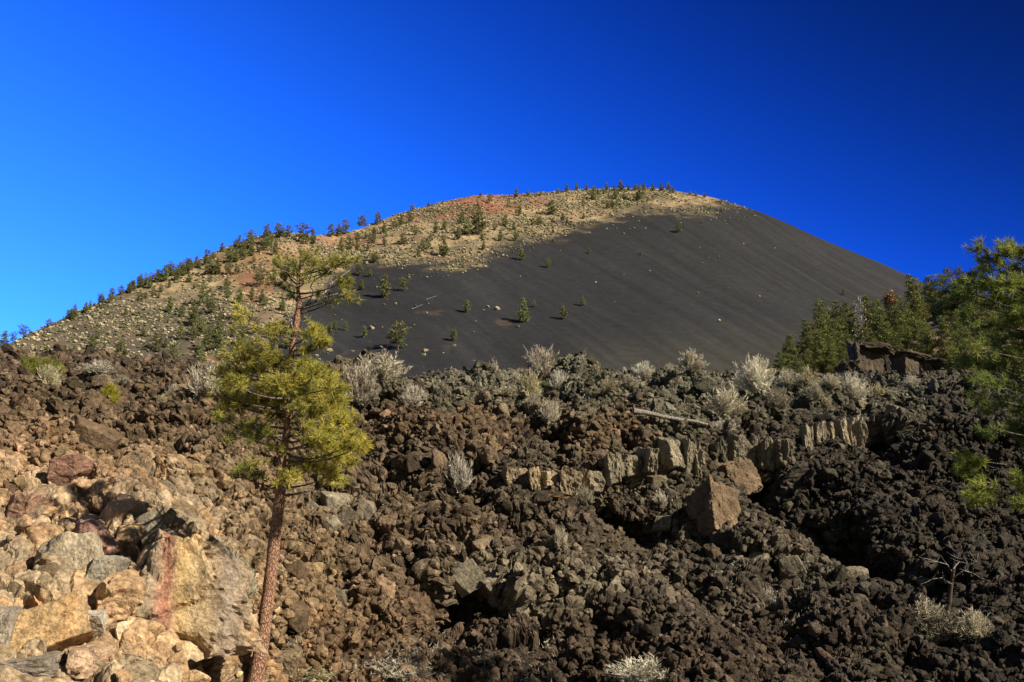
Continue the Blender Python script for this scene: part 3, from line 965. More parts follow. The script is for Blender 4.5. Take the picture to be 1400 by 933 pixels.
MID_T = [(1125, 482, 78), (1145, 477, 72), (1118, 507, 60), (1090, 512, 46), (1160, 472, 66), (1190, 472, 74), (1205, 477, 72), (1235, 472, 72), (1250, 457, 84), (1258, 447, 60), (1185, 492, 60), (1215, 492, 60), (1240, 492, 70), (1265, 492, 62),
         (1135, 512, 50), (1075, 516, 40), (1160, 502, 52), (1200, 507, 52), (1230, 502, 55), (1270, 502, 60), (1290, 502, 72), (1285, 436, 66), (1300, 428, 68), (1274, 430, 60), (1315, 432, 72), (1330, 442, 76), (1305, 482, 62), (1322, 502, 62), (1350, 482, 80), (1370, 452, 84),
         (1392, 442, 84), (1345, 432, 74), (1150, 506, 40), (1100, 524, 38), (1060, 518, 24), (1085, 502, 52), (1066, 510, 40), (1042, 516, 28), (1104, 492, 60), (1112, 474, 52), (1092, 480, 40), (1076, 496, 36), (1052, 506, 24), (1108, 512, 44), (1028, 518, 20), (1140, 492, 62), (1128, 498, 56), (1420, 440, 90), (1440, 480, 90), (1400, 500, 80)]
for j, (x, y, hp) in enumerate(MID_T):
    p = hit(x, y, rv, rX, rY, 9)
    hgt = hp * p[1] / F * 1.1
    root = link('pine_tree', None, loc=(p[0], p[1], p[2] - .3))
    root.scale = (hgt, hgt, hgt)
    root.rotation_euler = (0, 0, rng.uniform(0, 6.28))
    tr, crn = MT[j % 6]
    link('trunk', tr, root)
    link('crown', crn, root)
    z_ = 'leftmost small pines at the foot' if x < 1110 else 'pines in the middle' if x < 1260 else 'pines on the upper right'
    lab = ('low pine at the left foot of the wooded rise on the right' if x < 1110 else 'tall pine at the back of the thick stand on the right rise' if y < 480 and x < 1262 else
           'pine at the front of the thick stand on the right rise, above the dark ledge' if x < 1262 else 'pine on the skyline of the wooded rise at the right edge' if y < 446 else 'pine on the upper right of the wooded rise, partly behind near branches')
    tag(root, lab, 'tree', 'pines on the wooded rise: ' + ('left foot' if x < 1110 else 'stand, back' if y < 480 and x < 1262 else 'stand, front' if x < 1262 else 'skyline' if y < 446 else 'upper right'))
for x, y, hp, tint, lab in ((1181, 480, 84, (.26, .23, .19), 'grey dead pine with bare pale top among green pines on the right rise'), (1222, 468, 72, (.25, .13, .06), 'pine with a rust-brown dead top in the thick stand on the right')):
    p = hit(x, y, rv, rX, rY, 9)
    hgt = hp * p[1] / F * 1.1
    root = link('pine_tree', None, loc=(p[0], p[1], p[2] - .3))
    root.scale = (hgt, hgt, hgt)
    if lab.startswith('grey'):
        a, b_ = conifer('dead_pine_mesh', 1.0, 811, 'cone', .15, 420, .03, tint, .15)
        a.materials[0] = M_dead
        link('trunk', a, root); link('crown', b_, root)
    else:
        link('trunk', MT[0][0], root); link('crown', MT[0][1], root)
        V = np.random.default_rng(5).normal(0, 1, (500, 3)) * np.array([.055, .055, .055]) + np.array([0, 0, .93])
        d = np.random.default_rng(6).normal(0, .02, (500, 3, 3))
        dt_ = link('dead_top', new_mesh('dead_top', (V[:, None] + d).reshape(-1, 3), np.arange(1500).reshape(-1, 3), np.tile(tint, (1500, 1)), [M_far]), root)
        dt_['label'] = 'rust-brown dead top'
    tag(root, lab, 'tree')

#PART3
# ------------------------------------------------------------------ boulders and blocks one can tell apart
BP = {(kd, k): rock(4000 + 37 * k + (0 if kd == 'angular' else 500 if kd == 'clinker' else 900), 4, kd) for kd in ('angular', 'clinker', 'block') for k in range(9)}
BM = {q: new_mesh('boulder_' + q[0], v[0], v[1], mats=[M_bld]) for q, v in BP.items()}


def ground_at(px, py):
    return hit(px, py, P0, px0, py0, 5.0)


def boulder(px, py, wpx, hpx_, kind='angular', colr=None, label='', group=None, roll=0, yaw=None, depth=.9, push=.15, var=None, name='boulder', tilt=0):
    p = ground_at(px, py)
    sc = p[1] / F
    a, c = wpx * sc / 2, hpx_ * sc / 2
    k = int(rng.integers(0, 9)) if var is None else var
    V = BP[(kind, k)][0]
    ext = (V.max(0) - V.min(0)) / 2
    o = link(name, BM[(kind, k)], loc=p + np.array([0, -push * c, 0]))
    b = depth * min(a, c) if depth < 5 else depth
    o.scale = (a / ext[0], b / ext[1], c / ext[2])
    o.rotation_euler = (math.radians(tilt), math.radians(roll), math.radians(yaw if yaw is not None else rng.uniform(-25, 25)))
    cc = zone(px, py)[0] * rng.uniform(.8, 1.3) if colr is None else np.array(colr)
    o.color = (*cc, 1)
    return tag(o, label, 'rock', group)


def special(px, py, wpx, hpx_, dpt, seed, colfun, label, roll=0, yaw=0, tilt=0, sub=5, kind='block', push=.25, name='boulder', rough=.15):
    p = ground_at(px, py)
    p = at(px, py, p[1] - push)
    push = 0
    sc = p[1] / F
    V, T = rock(seed, sub, kind, rough=rough)
    ext = (V.max(0) - V.min(0)) / 2
    ctr = (V.max(0) + V.min(0)) / 2
    V = (V - ctr) / ext * np.array([wpx * sc / 2, dpt / 2, hpx_ * sc / 2])
    if colfun is streaked:
        V[:, 0] *= 1 - .22 * V[:, 2] / (hpx_ * sc / 2) + .25 * (fbm(V * 1.4, 88, 2) - .5)
        V[:, 2] *= np.where(V[:, 2] > 0, 1 - .40 * np.clip(V[:, 0] / (wpx * sc / 2), 0, 1.1), 1)
        f1, f2, idc = voronoi(V * np.array([1.1, .5, 1.1]) + .35 * np.stack([fbm(V * 3, 61 + q, 3) for q in range(3)], 1), 6)
        V[:, 1] += .10 * (idc - .5) + .07 * (1 - sstep(0, .07, f2 - f1))
        V[:, 1] += .22 * (fbm(V * np.array([2.2, 2, 1.1]), 89, 4) - .5)
    col = colfun(V, np.array([wpx * sc / 2, dpt / 2, hpx_ * sc / 2]))
    o = link(name, new_mesh(name, V, T, np.clip(col, .015, .6), [M_big]), loc=p + np.array([0, -push, 0]))
    o.rotation_euler = (math.radians(tilt), math.radians(roll), math.radians(yaw))
    o.color = (1, 1, 1, 1)
    return tag(o, label, 'rock')


def flat(c, am=.35):
    c = np.array(c)

    def f(V, e):
        n = fbm(V * 3.1 + c[0] * 90, 91, 4)
        return c * (1 - am + 2 * am * n)[:, None]
    return f


def streaked(V, e):
    x = V[:, 0] / e[0] + .34 * (fbm(V * np.array([2.4, 2, 1.0]), 93, 6, .62) - .5) + .09 * V[:, 2] / e[2]
    cs = [(-1.1, (.40, .29, .17)), (-.75, (.44, .32, .19)), (-.60, (.46, .33, .18)), (-.50, (.31, .24, .16)), (-.36, (.30, .225, .15)), (-.28, (.36, .21, .13)), (-.235, (.31, .15, .10)), (-.185, (.30, .145, .095)), (-.14, (.38, .24, .14)),
          (-.06, (.47, .32, .15)), (.10, (.46, .335, .18)), (.28, (.40, .29, .17)), (.46, (.32, .24, .16)), (.62, (.24, .19, .145)), (.82, (.29, .215, .145)), (1.1, (.40, .28, .17))]
    xs = [c[0] for c in cs]
    col = np.stack([np.interp(x, xs, [c[1][k] for c in cs]) for k in range(3)], 1)
    low = sstep(-.35, -.85, V[:, 2] / e[2] + .5 * (fbm(V * 2.3, 95, 3) - .5))[:, None]
    col = col * (1 - .75 * low) + np.array((.40, .30, .20)) * .75 * low
    return col * (.55 + .9 * fbm(V * 9, 97, 5, .65))[:, None]


special(250, 822, 196, 186, 1.1, 41, streaked, 'huge pale boulder face with a dark red vertical streak between ochre bands', roll=3, yaw=12, tilt=-14, push=.55, rough=.3)
special(98, 785, 92, 105, .9, 42, flat((.33, .27, .19)), 'grey-buff upright block left of the huge streaked boulder', roll=-6, yaw=20, tilt=-8)
special(140, 790, 60, 62, .7, 43, flat((.27, .235, .18)), 'smooth grey block wedged between buff block and streaked boulder', roll=14, yaw=12)
special(62, 872, 118, 70, .9, 44, flat((.42, .28, .145)), 'flat-faced ochre boulder low at the left edge of the flow', roll=-16, yaw=24, tilt=-25)
special(35, 915, 90, 34, .7, 45, flat((.24, .20, .16)), 'low dark grey slab along the bottom left corner', roll=-4, yaw=10)
special(2, 868, 36, 74, .8, 46, flat((.26, .22, .17)), 'grey slab cut by the left edge, beside the ochre boulder', roll=8, yaw=15)
special(168, 712, 62, 66, .7, 47, flat((.42, .27, .165)), 'pale peach pointed boulder above the huge streaked boulder', roll=18, yaw=18, kind='angular', tilt=-15)
special(212, 725, 34, 60, .6, 48, flat((.19, .16, .12)), 'narrow grey-brown block right of the peach boulder', roll=-12, yaw=10)
special(98, 650, 62, 58, .7, 49, flat((.21, .12, .085)), 'reddish rounded boulder with dark hollow to its right on the left slope', kind='angular', yaw=20)
special(125, 600, 80, 62, .9, 50, flat((.14, .095, .058)), 'big brown craggy block under the ridge on the left, beside a black hollow', kind='angular', yaw=15)
special(45, 700, 70, 52, .8, 51, flat((.36, .22, .15)), 'pinkish rough boulder at the left edge above the buff blocks', kind='angular', yaw=25)
special(135, 735, 66, 50, .7, 52, flat((.32, .19, .145)), 'rose-tinted jagged boulder left of the peach boulder', kind='angular', yaw=15)
special(25, 760, 56, 60, .7, 53, flat((.36, .28, .19)), 'pale buff boulder at the left edge beside a small black hole', kind='angular', yaw=25)
special(118, 858, 60, 44, .6, 54, flat((.34, .30, .24)), 'light grey-cream block below the buff block', yaw=14)
special(120, 905, 66, 40, .6, 55, flat((.38, .26, .17)), 'low pinkish block right of the ochre boulder at the bottom left', yaw=12)
special(185, 905, 70, 36, .6, 56, flat((.30, .22, .14)), 'low buff slab under the streaked boulder', roll=20, yaw=12)
special(300, 735 + 20, 46, 30, .5, 57, flat((.17, .13, .09)), 'brown stone perched on the right shoulder of the streaked boulder', roll=30, yaw=10)
special(392, 908, 40, 34, .5, 58, flat((.22, .16, .10)), 'buff-brown stone just right of the foot of the big pine', yaw=5)
# the two leaning slabs in the middle
special(975, 702, 60, 88, .9, 66, flat((.17, .118, .072), .45), 'lower of two big leaning brown slabs, above a black hollow', roll=14, yaw=22, tilt=-18, push=.5, rough=.32)
special(1008, 655, 66, 62, .9, 62, flat((.16, .112, .07), .45), 'upper of two big leaning brown slabs, tilted against the ledge', roll=-18, yaw=26, tilt=-16, push=.45, rough=.32)


# pale ledge of ribbed basalt
def ribbed(c, nrib=3.0, edge=(.33, .28, .20)):
    c, edge = np.array(c), np.array(edge)

    def f(V, e):
        r = .5 + .5 * np.sin(V[:, 0] / e[0] * nrib * 3.1 + 2 * fbm(V * 2, 99, 2))
        n = fbm(V * np.array([6, 6, 1.5]), 98, 3)
        return (c * (1 - .35 * r)[:, None] + edge * (.35 * r * n)[:, None]) * (.7 + .6 * n)[:, None]
    return f


RUNS = [(666, 792, (640, 645), (676, 681), (.30, .232, .145), 'tan block in the left stretch of the jointed ledge, right of the black cave mouth', 'tan ledge blocks right of the cave mouth'),
        (799, 820, (650, 648), (676, 674), (.19, .155, .105), 'grey-tan block of the ledge just right of the short black gap', 'grey-tan ledge blocks'),
        (826, 890, (630, 610), (662, 650), (.20, .17, .115), 'clean-faced grey-buff block in the middle stretch of the jointed ledge', 'grey-buff ledge blocks in the middle'),
        (904, 948, (601, 600), (643, 640), (.24, .205, .14), 'pale lichened block of the ledge between two black gaps', 'pale lichened ledge blocks'),
        (962, 986, (602, 598), (632, 630), (.10, .085, .06), 'dark block of the ledge under the fallen log', 'dark ledge blocks under the log'),
        (992, 1078, (594, 604), (634, 642), (.155, .132, .092), 'grey block of the ledge between leaning slabs and ribbed columns', 'grey ledge blocks beside the ribbed columns'),
        (1094, 1180, (588, 572), (636, 606), (.22, .18, .12), 'pale ribbed column in the row of upright columns at the right of the ledge', 'pale ribbed columns')]
LEDGE = []
sd_ = 70
for x0, x1, tp_, bt_, c, lab, grp in RUNS:
    x = x0
    while x < x1 - 5:
        wq = min(rng.uniform(11, 19) if x0 > 1090 else rng.uniform(13, 34), x1 - x)
        q = (x + wq / 2 - x0) / (x1 - x0)
        top, bot = tp_[0] + (tp_[1] - tp_[0]) * q, bt_[0] + (bt_[1] - bt_[0]) * q
        top += rng.uniform(-4, 4); bot += rng.uniform(-5, 9)
        LEDGE.append((x + wq / 2, (top + bot) / 2, wq, bot - top))
        sd_ += 1
        o = special(x + wq / 2, (top + bot) / 2, wq * rng.uniform(1.05, 1.3), (bot - top) * (1.15 if x0 < 1090 else 1.3), rng.uniform(.7, 1.1), sd_, ribbed(tuple(np.array(c) * rng.uniform(.75, 1.2)), 1.4 if x0 < 1090 else .9, (.33, .28, .20) if x0 < 1090 else (.46, .41, .33)), lab,
                    yaw=rng.uniform(2, 30), roll=rng.uniform(-6, 6), sub=4, push=rng.uniform(.4, .68) + (.15 if x0 > 1090 else 0), rough=.3, name='ledge_block' if x0 < 1090 else 'basalt_column')
        o['group'] = grp
        x += wq
special(735, 679, 110, 9, .7, 69, flat((.30, .19, .09), .5), 'low ochre shelf of rock under the tan stretch of the ledge', yaw=8, roll=2, sub=5, push=.25, rough=.35, name='ledge_block', kind='angular')
special(1224, 572, 26, 42, .5, 97, ribbed((.24, .185, .12), 1.5), 'tilted pale ribbed slab standing alone on the right ridge', roll=16, yaw=30, sub=4, push=.7)
special(1291, 560, 17, 44, .4, 98, flat((.09, .075, .055)), 'narrow dark upright slab on the right slope under the upper ledge', roll=-8, yaw=25, sub=4, push=.4)
# grey blocky boulders tumbled mid slope
GB = [(640, 790, 44, 40), (682, 800, 50, 42), (625, 770, 30, 26), (715, 800, 28, 34), (745, 812, 40, 34), (785, 815, 36, 38), (812, 812, 24, 34), (842, 815, 44, 40), (885, 790, 30, 30), (600, 800, 28, 26), (660, 830, 34, 24), (460, 690, 40, 34), (478, 712, 34, 30), (452, 722, 30, 28), (480, 655, 36, 34), (500, 700, 26, 30),
      (430, 700, 30, 26), (350, 705, 36, 24), (1058, 745, 38, 34), (1030, 715, 32, 36), (1095, 722, 36, 28), (1080, 775, 34, 28), (1110, 745, 36, 30), (1130, 782, 40, 32), (1160, 795, 42, 40), (1150, 750, 30, 22), (1010, 770, 30, 24), (985, 795, 34, 26), (1040, 765, 26, 22), (1085, 700, 22, 24), (935, 835, 28, 30), (1005, 730, 22, 26), (1180, 560, 24, 24),
      (905, 715, 24, 22), (590, 645, 30, 30), (545, 655, 34, 30), (575, 665, 26, 24), (320, 590, 36, 22), (310, 605, 30, 14), (460, 820, 34, 28), (520, 835, 30, 26), (1265, 800, 24, 22), (900, 660, 30, 22), (1190, 720, 30, 22), (1255, 640, 24, 20), (760, 850, 40, 26), (830, 775, 26, 24)]
for j, (x, y, wq, hq) in enumerate(GB):
    side = 'left of the big pine trunk' if x < 370 else 'right of the big pine' if x < 520 else 'in the middle of the lava slope' if x < 900 else 'below the leaning slabs on the right of the slope'
    tone = rng.uniform(.75, 1.25)
    c = np.array((.175, .148, .105)) * tone if y > 690 or x < 520 else np.array((.135, .108, .070)) * tone
    if 1040 < x < 1110 and 700 < y < 735:
        c = np.array((.16, .11, .07))
    boulder(x, y, wq * 1.1, hq * 1.1, ('angular', 'block')[j % 3 == 0], c, 'grey angular boulder among darker rubble ' + side, 'grey boulders ' + side, roll=rng.uniform(-25, 25), push=.25)
# dark clinkery boulders all over the slope
cnt = 0
zl = lambda x, y: ('on the rubbly crest of the lava flow under the hill' if y < 575 and x > 300 else 'on the brown crest at the left of the flow' if y < 575 else 'in the pale broken rock at the lower left' if x < 340 and y > 690 else 'on the brown slope around the big pine' if x < 560 else
                   'in the dark slope at the right below the near pine branches' if x > 1180 else 'along the bottom of the lava slope in the middle' if y > 840 else 'on the middle of the lava slope')
pts = []
tries = 0
while len(pts) < 205 and tries < 9000:
    tries += 1
    x, y = rng.uniform(-10, 1400), 522 + 415 * rng.random()
    if any((x - a) ** 2 + (y - b) ** 2 < 30 ** 2 for a, b in pts):
        continue
    if 325 < x < 385 and y > 780 or 150 < x < 350 and 735 < y < 920 or 940 < x < 1040 and 620 < y < 750 or 1080 < x < 1190 and 580 < y < 640 or any(abs(x - q[0]) < q[2] and abs(y - q[1]) < q[3] for q in LEDGE):
        continue
    if any(math.hypot(x - q[0], y - q[1]) < 26 for q in PITS):
        continue
    pts.append((x, y))
npale = 0
while npale < 70:
    x, y = rng.uniform(-15, 350), 575 + 365 * rng.random() ** .8
    if y < 575 + .75 * max(0, x - 60) or any((x - a) ** 2 + (y - b) ** 2 < 24 ** 2 for a, b in pts[-npale:] if npale) or (165 < x < 350 and 735 < y < 915) or (325 < x and y > 780) or any(math.hypot(x - q[0], y - q[1]) < 26 for q in PITS):
        continue
    npale += 1
    pts.append((x, y))
for x, y in pts:
    s_ = rng.uniform(13, 26) * (.5 if y < 590 else 1) * (1.45 if x < 330 and y > 560 else 1)
    pale = x < 330 and y > 700
    boulder(x, y, s_ * rng.uniform(.9, 1.6), s_ * rng.uniform(.8, 1.15), 'angular' if pale or rng.random() < .3 else 'clinker', None,
            ('pale tan boulder ' if pale else 'rough brown boulder ' if x < 560 else 'craggy dark boulder ') + zl(x, y), 'boulders ' + zl(x, y), roll=rng.uniform(-40, 40), yaw=rng.uniform(-180, 180), push=.1)
# dark outcrop with hollows above the right of the flow
OC = [(1182, 496, 40, 50, .075, 0, 4, 'big dark outcrop block at the left end of the upper ledge'), (1212, 500, 26, 44, .028, 1.2, -4, 'black recessed block in the upper ledge, second from its left end'), (1238, 503, 26, 40, .10, -.2, 6, 'light-fronted block in the middle of the upper ledge'), (1258, 510, 18, 34, .085, 0, -6, 'brown upright block right of the light-fronted one in the upper ledge'), (1277, 512, 24, 32, .07, .2, 8, 'brown block right of the middle of the upper ledge'),
      (1298, 519, 22, 28, .055, .1, 6, 'small dark block near the right end of the upper ledge'), (1322, 524, 34, 22, .05, 0, 14, 'low dark end block at the right of the upper ledge'), (1205, 476, 46, 14, .045, -.3, 10, 'dark cap stone on the left half of the upper ledge'), (1248, 487, 42, 13, .05, -.3, 14, 'dark cap stone on the middle of the upper ledge'), (1284, 497, 38, 12, .045, -.3, 16, 'dark cap stone toward the right end of the upper ledge')]
for j, (x, y, wq, hq, g_, dy, rl, lab) in enumerate(OC):
    p = at(x, y, 41.5 + dy)
    V, T = rock(120 + j, 4, 'block' if hq > 20 else 'angular', rough=.28)
    ext = (V.max(0) - V.min(0)) / 2
    o = link('ledge_block', new_mesh('ledge_block', V / ext * np.array([wq * 1.15, 34, hq * 1.25]) / 2 * p[1] / F, T, ribbed((g_, g_ * .78, g_ * .55), 1.3, (.22, .17, .11))(V, ext), [M_big]), loc=p)
    o.color = (1, 1, 1, 1)
    o.rotation_euler = (0, math.radians(rl), math.radians(15))
    tag(o, lab, 'rock')

for j, (x, y, wq, hq) in enumerate([(1160, 520, 24, 20), (1186, 524, 26, 16), (1222, 527, 30, 18), (1250, 529, 26, 18), (1275, 531, 24, 18), (1302, 534, 30, 22), (1332, 534, 34, 26), (1350, 540, 26, 20), (1313, 512, 26, 16), (1155, 504, 20, 18)]):
    p = at(x, y, 40.2 + .3 * (j % 3))
    V = BP[('clinker' if j % 2 else 'angular', j % 9)][0]
    ext = (V.max(0) - V.min(0)) / 2
    o = link('boulder', BM[('clinker' if j % 2 else 'angular', j % 9)], loc=p)
    o.scale = (wq * 1.2 * p[1] / F / 2 / ext[0], .5 / ext[1], hq * 1.3 * p[1] / F / 2 / ext[2])
    o.rotation_euler = (0, .2 * (j % 3 - 1), j * 1.1)
    o.color = (.055, .043, .032, 1)
    tag(o, 'dark craggy boulder heaped along the foot of the upper ledge', 'rock', 'boulders at the foot of the upper ledge')

# ------------------------------------------------------------------ dead, pale shrubs


def shrub_mesh(seed, nst=60, green=0.0, tint=(.36, .31, .235), droop=.2):
    r = np.random.default_rng(seed)
    tris, cols = [], []

    def ribbon(a, b, w0, w1, c):
        d = b - a
        s = np.cross(d, r.normal(0, 1, 3))
        s = s / (np.linalg.norm(s) + 1e-9)
        tris.append([a - s * w0, a + s * w0, b + s * w1])
        tris.append([a - s * w0, b + s * w1, b - s * w1])
        cols.extend([c] * 2)
    for k in range(nst):
        az, el = r.uniform(0, 6.28), math.radians(r.uniform(22, 88))
        L = r.uniform(.5, 1.0) * (.72 + .28 * math.sin(el))
        d = np.array([math.cos(az) * math.cos(el), math.sin(az) * math.cos(el), math.sin(el)])
        p = np.array([r.normal(0, .06), r.normal(0, .06), 0])
        c = np.array(tint) * r.uniform(.55, 1.2)
        for j in range(4):
            q = p + d * L / 4 + r.normal(0, .025, 3)
            ribbon(p, q, .010 * (1 - j * .2), .010 * (.8 - j * .2), c * .8)
            if j >= 1:
                for i in range(5):
                    e = d + r.normal(0, .55, 3) + np.array([0, 0, .25])
                    e /= np.linalg.norm(e)
                    m = p + (q - p) * r.random()
                    m2 = m + e * r.uniform(.07, .19)
                    cc = np.array((.13, .14, .045)) * r.uniform(.7, 1.3) if r.random() < green else c * r.uniform(.8, 1.25)
                    ribbon(m, m2, .0075, .0035, cc)
                    for _ in range(4):
                        u = e + r.normal(0, .7, 3)
                        ribbon(m + (m2 - m) * r.random(), m2 + u * r.uniform(.03, .07), .007, .004, cc * r.uniform(.8, 1.2))
            p = q
    V = np.array(tris).reshape(-1, 3)
    cc = np.repeat(np.array(cols), 3, 0)
    return new_mesh('dry_shrub', V, np.arange(len(V)).reshape(-1, 3), cc, [M_twig])


SM = [shrub_mesh(1000 + k, 85, (0, .0, .12, 0, .05)[k], ((.60, .54, .41), (.54, .48, .36), (.52, .45, .29), (.62, .57, .46), (.46, .42, .31))[k]) for k in range(5)]
SMB = shrub_mesh(1010, 30, 0, (.64, .57, .47))
SH = [(525, 521, 62, 34, 'largest of the pale shrubs on the crest just right of the big pine'), (492, 553, 58, 46, 'broad pale shrub on the crest touching the right side of the big pine'), (474, 538, 40, 34, 'pale shrub half behind the crown of the big pine'), (562, 557, 28, 28, 'small pale shrub lower right of the broad one by the big pine'), (605, 536, 16, 15, 'tiny cream shrub left of centre on the crest'),
      (675, 510, 12, 18, 'thin bare twiggy bush on the skyline left of the tall centre shrub'), (740, 520, 52, 40, 'tall pale shrub standing on the crest in the centre'), (724, 542, 32, 36, 'pale shrub below left of the tall centre shrub'), (762, 537, 30, 28, 'pale shrub below right of the tall centre shrub'), (729, 564, 18, 26, 'narrow whitish shrub under the centre shrubs'), (752, 578, 30, 28, 'grey shrub lowest in the centre cluster'), (690, 542, 40, 12, 'low flat pale bush left of the centre shrubs'),
      (815, 507, 12, 9, 'tiny pale tuft on the skyline right of the centre shrub'), (880, 521, 30, 22, 'pale shrub on the skyline above the fallen log'), (862, 530, 26, 16, 'low grey shrub just left of the skyline shrub above the log'), (915, 507, 12, 10, 'small pale tuft on the skyline right of centre'), (945, 506, 32, 24, 'spiky pale shrub on the skyline right of centre'), (832, 536, 26, 16, 'low grey-green bush on the crest right of the centre'),
      (1030, 537, 48, 42, 'tallest yellowish shrub on the right of the crest'), (1062, 561, 40, 28, 'round cream shrub below right of the tallest yellowish one'), (992, 572, 54, 36, 'wide tan shrub at the right end of the fallen log'), (988, 592, 42, 22, 'grey twiggy bush under the log end'), (1105, 531, 30, 25, 'cream shrub in front of the right pines'), (1165, 549, 38, 32, 'round cream shrub under the upper dark ledge'), (1115, 546, 22, 20, 'small whitish shrub left of the round cream shrub'),
      (1075, 527, 22, 20, 'small tan shrub right of the tallest yellowish one'), (1138, 531, 26, 18, 'low cream shrub between two others under the right pines'), (1130, 557, 16, 13, 'tiny tan tuft below the small whitish shrub'), (627, 672, 32, 42, 'straw coloured shrub beside the black cave mouth, mid slope'), (318, 802, 36, 44, 'grey-white twiggy shrub on the right of the streaked boulder'), (286, 762, 46, 26, 'white twiggy shrub on top of the streaked boulder'), (338, 815, 30, 30, 'straw coloured shrub between streaked boulder and pine trunk'),
      (65, 527, 34, 26, 'whitish spiky shrub at the left below the green bush'), (135, 512, 44, 18, 'long low grey bush on the left crest'), (163, 526, 28, 13, 'low pale bush on the left crest right of the long one'), (283, 547, 46, 44, 'big pale shrub left behind the crown of the big pine'), (236, 542, 18, 16, 'small straw shrub on the left crest, left of the big pale one'), (222, 552, 18, 13, 'low grey twig clump on the left crest'), (887, 934, 88, 30, 'wide straw tussock at the bottom edge right of centre'),
      (1286, 884, 76, 44, 'wide grey brushy shrub at the lower right near the dead snag'), (1268, 852, 40, 28, 'small tan shrub left of the dead snag'), (1332, 872, 44, 32, 'tan shrub right of the dead snag'), (1200, 546, 26, 19, 'small grey shrub right of the round cream one'), (1245, 531, 22, 16, 'small cream shrub under the middle of the upper ledge'), (1352, 505, 30, 22, 'pale shrub under the near pine branches at right'), (655, 550, 20, 14, 'low green-grey clump on the crest left of the centre shrubs'), (705, 520, 16, 10, 'small grey tuft on the skyline left of the tall centre shrub'), (430, 930, 60, 18, 'low pale green-grey patch of brush at the bottom near the pine'), (555, 925, 70, 20, 'low pale green-grey brush at the bottom left of centre'),
      (800, 690, 22, 22, 'thin straw clump under the right end of the tan ledge'), (768, 752, 18, 26, 'thin straw clump in the middle of the slope'), (905, 690, 26, 18, 'grey twiggy clump left of the leaning slabs'), (860, 665, 34, 22, 'low lichen-grey brush under the grey-green ledge block'), (1050, 835, 50, 24, 'low grey-green brush below the grey boulders at right')]
for j, (x, y, wq, hq, lab) in enumerate(SH):
    p = hit(x, y - 1, LV, lpx, lpy, 4)
    sc = p[1] / F
    bare = 'whitish bare' in lab or 'bare twiggy' in lab or 'grey twiggy' in lab
    o = link('shrub', SMB if bare else SM[j % 5], loc=p - np.array([0, 0, .06]))
    o.scale = (wq * sc / 1.2, wq * sc / 1.2, hq * sc / .84)
    o.rotation_euler = (0, 0, rng.uniform(0, 6.28))
    tag(o, lab, 'shrub')

# lichen-grey low growth on the flow: uncountable tufts
nt_ = 2600
cand = np.where((px0 > -20) & (px0 < 1420) & (((py0 > 508) & (py0 < 565) & (px0 > 560)) | ((py0 > 885) & (px0 > 380) & (px0 < 760)) | ((py0 > 780) & (py0 < 860) & (px0 > 980) & (px0 < 1110)) | ((py0 > 640) & (py0 < 670) & (px0 > 820) & (px0 < 900))))[0]
cand = rng.choice(cand, nt_)
r = np.random.default_rng(77)
c0 = LV[cand][:, None] + r.normal(0, .07, (nt_, 14, 3))
d = r.normal(0, 1, (nt_, 14, 3)) + np.array([0, 0, .8])
d /= np.linalg.norm(d, axis=2)[..., None]
sd = np.cross(d, r.normal(0, 1, (nt_, 14, 3)))
sd /= np.linalg.norm(sd, axis=2)[..., None]
L = r.uniform(.05, .13, (nt_, 14, 1))
tri = np.stack([c0 - sd * .011, c0 + sd * .011, c0 + d * L], 2).reshape(-1, 3)
cc = np.repeat(np.array((.34, .335, .265)) * r.uniform(.55, 1.25, (nt_, 1)), 14 * 3, 0)
o = link('ground_brush', new_mesh('ground_brush', tri, np.arange(len(tri)).reshape(-1, 3), cc, [M_twig]))
o['kind'] = 'stuff'
o['label'] = 'low grey-green brush and lichen tufts on the lava'

# ------------------------------------------------------------------ needle tufts


def tufts(cen, direc, length, nn, width, tint, seed, jit=1.05):
    r = np.random.default_rng(seed)
    n = len(cen)
    d = direc[:, None] * .75 + r.normal(0, jit * .6, (n, nn, 3))
    d /= np.linalg.norm(d, axis=2)[..., None]
    sd = np.cross(d, r.normal(0, 1, (n, nn, 3)))
    sd /= np.linalg.norm(sd, axis=2)[..., None]
    L = length * r.uniform(.65, 1.1, (n, nn, 1))
    b = cen[:, None] + direc[:, None] * r.uniform(-.06, .03, (n, nn, 1))
    t_ = b + d * L + np.array([0, 0, -.10]) * L
    tri = np.stack([b - sd * width * .5, b + sd * width * .5, t_], 2).reshape(-1, 3)
    cc = np.repeat((np.asarray(tint)[:, None] * r.uniform(.72, 1.28, (n, nn, 1))).reshape(-1, 3), 3, 0)
    return tri, cc


